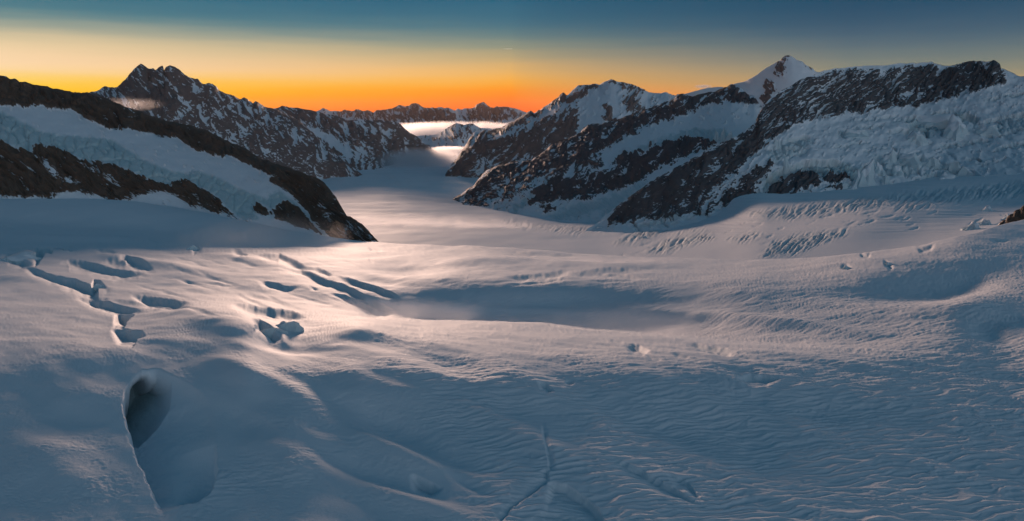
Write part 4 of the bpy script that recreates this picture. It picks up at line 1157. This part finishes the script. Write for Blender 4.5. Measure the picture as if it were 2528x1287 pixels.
for i, (px, py, w, h, dr, tz, pk, ln, gr_, lab) in enumerate(SERACS):
    p = surface_at(gr_, px, py)
    if p is None:
        print('no ground', px, py)
        continue
    sc_ = float(np.linalg.norm(p)) / F
    azp = math.atan2(p[0], p[1])
    pk = min(pk, 0.45)
    block('serac' if gr_ is not SR else 'ice_block', tuple(p), w * sc_ * 0.8, w * dr * sc_, h * sc_ * (0.85 if gr_ is not VR else 0.6), 100 + i, -azp + tz * 0.6, lab, 'serac' if gr_ is not SR else 'ice block',
          'seracs and ice blocks of the icefall' if gr_ is not SR else 'ice blocks on the near snowfield', pk, ln)

# ------------------------------------------------------------------ the air
def box_mesh(name, lo, hi, mat):
    V = [(x, y, z) for x in (lo[0], hi[0]) for y in (lo[1], hi[1]) for z in (lo[2], hi[2])]
    Fc = [(0, 1, 3, 2), (4, 6, 7, 5), (0, 4, 5, 1), (2, 3, 7, 6), (0, 2, 6, 4), (1, 5, 7, 3)]
    me = bpy.data.meshes.new(name)
    me.from_pydata(V, [], Fc)
    me.materials.append(mat)
    ob = bpy.data.objects.new(name, me)
    COL.objects.link(ob)
    return ob


hm = bpy.data.materials.new('haze')
hm.use_nodes = True
ht = hm.node_tree
ht.nodes.clear()
ho = N(ht, 'ShaderNodeOutputMaterial')
hv = N(ht, 'ShaderNodeVolumePrincipled')
hv.inputs['Color'].default_value = (1.0, 0.66, 0.46, 1)
hv.inputs['Density'].default_value = 2.4e-6
hv.inputs['Anisotropy'].default_value = 0.35
ht.links.new(hv.outputs[0], ho.inputs['Volume'])
hz = box_mesh('haze', (-61000, -21000, -1501), (61000, 61000, 720), hm)
hz['kind'] = 'stuff'


def mist(name, lo, rad, dens, scale, thr, label, col=(0.96, 0.95, 0.96), aniso=0.72, seed=0.0, stretch=(1, 1, 1), rz=0.0):
    """a low bank of fog or drifting snow: a rounded lens filled with patchy density"""
    m = bpy.data.materials.new(name)
    m.use_nodes = True
    t = m.node_tree
    t.nodes.clear()
    o = N(t, 'ShaderNodeOutputMaterial')
    v = N(t, 'ShaderNodeVolumePrincipled')
    v.inputs['Color'].default_value = (*col, 1)
    v.inputs['Anisotropy'].default_value = aniso
    tco = N(t, 'ShaderNodeTexCoord')
    mp = N(t, 'ShaderNodeMapping')
    mp.inputs['Scale'].default_value = [scale * r / max(rad) * s for r, s in zip(rad, stretch)]
    mp.inputs['Location'].default_value = (seed, seed * 0.7, 0)
    t.links.new(tco.outputs['Object'], mp.inputs[0])
    nz = N(t, 'ShaderNodeTexNoise')
    nz.inputs['Scale'].default_value = 1.0
    nz.inputs['Detail'].default_value = 5
    nz.inputs['Roughness'].default_value = 0.55
    nz.inputs['Distortion'].default_value = 0.6
    t.links.new(mp.outputs[0], nz.inputs['Vector'])
    ln = N(t, 'ShaderNodeVectorMath', operation='LENGTH')
    t.links.new(tco.outputs['Object'], ln.inputs[0])
    fall = M(t, 'SUBTRACT', 1.0, M(t, 'POWER', ln.outputs['Value'], 1.5), clamp=True)
    body = M(t, 'SUBTRACT', M(t, 'ADD', nz.outputs[0], M(t, 'MULTIPLY', fall, 0.25)), thr, clamp=True)
    t.links.new(M(t, 'MULTIPLY', M(t, 'MULTIPLY', body, fall), dens), v.inputs['Density'])
    t.links.new(v.outputs[0], o.inputs['Volume'])
    na, nb = 24, 12
    V = [(0, 0, -1)] + [(math.sin(b / nb * math.pi) * math.cos(a / na * 2 * math.pi), math.sin(b / nb * math.pi) * math.sin(a / na * 2 * math.pi), -math.cos(b / nb * math.pi)) for b in range(1, nb) for a in range(na)] + [(0, 0, 1)]
    Fs = [(0, 1 + (a + 1) % na, 1 + a) for a in range(na)]
    for b in range(nb - 2):
        for a in range(na):
            Fs.append((1 + b * na + a, 1 + b * na + (a + 1) % na, 1 + (b + 1) * na + (a + 1) % na, 1 + (b + 1) * na + a))
    e = 1 + (nb - 2) * na
    Fs += [(e + a, e + (a + 1) % na, len(V) - 1) for a in range(na)]
    me = bpy.data.meshes.new(name)
    me.from_pydata(V, [], Fs)
    me.materials.append(m)
    ob = bpy.data.objects.new(name, me)
    COL.objects.link(ob)
    ob.location = Vector(lo)
    ob.scale = rad
    ob.rotation_euler = (0, 0, rz)
    tag(ob, label, kind='stuff')
    return ob


W = lambda px, py, d: world_pt(px, py, d).tolist()
mist('fog', W(1045, 402, 8100), (640, 900, 175), 0.03, 9.0, 0.44, 'white fog bank lying on the far bend of the glacier', aniso=0.6, seed=1.3)
mist('fog', W(1130, 322, 20000), (2600, 4500, 260), 0.008, 12.0, 0.48, 'bright fog filling the valley below the far ranges', seed=4.1)
mist('fog', W(1110, 372, 11200), (420, 700, 70), 0.03, 8.0, 0.44, 'small fog patch below the pointed white hill', seed=7.7)
mist('blowing_snow', W(560, 598, 930), (150, 190, 24), 0.016, 6.0, 0.40, 'snow blown up by the wind over the left part of the snowfield', seed=2.2)
mist('blowing_snow', W(1180, 792, 345), (170, 45, 6), 0.05, 8.0, 0.40, 'snow drifting off the crest in the middle of the snowfield', seed=5.2)
mist('blowing_snow', W(1900, 852, 290), (140, 70, 7), 0.03, 7.0, 0.40, 'thin snow drifting over the hollow at the right', seed=9.2)
mist('contrail', W(1254, 121, 40000), (340, 60, 26), 0.012, 3.0, 0.2, 'short thin dark condensation trail high over the horizon gap', aniso=0.0, rz=0.05)
mist('cloud', W(1736, 214, 11000), (150, 80, 34), 0.05, 4.0, 0.40, 'small dark wisp of cloud over the saddle left of the pyramid', aniso=0.0)
mist('blowing_snow', W(1010, 572, 1750), (420, 300, 22), 0.010, 9.0, 0.42, 'thin streaks of snow blowing across the valley glacier', seed=3.4)
mist('blowing_snow', W(1500, 668, 520), (150, 60, 6), 0.02, 8.0, 0.40, 'snow drifting low over the middle of the snowfield', seed=6.1)
mist('blowing_snow', W(315, 258, 2700), (120, 120, 26), 0.004, 5.0, 0.38, 'plume of snow blowing off the dark ridge at the left', seed=8.8)
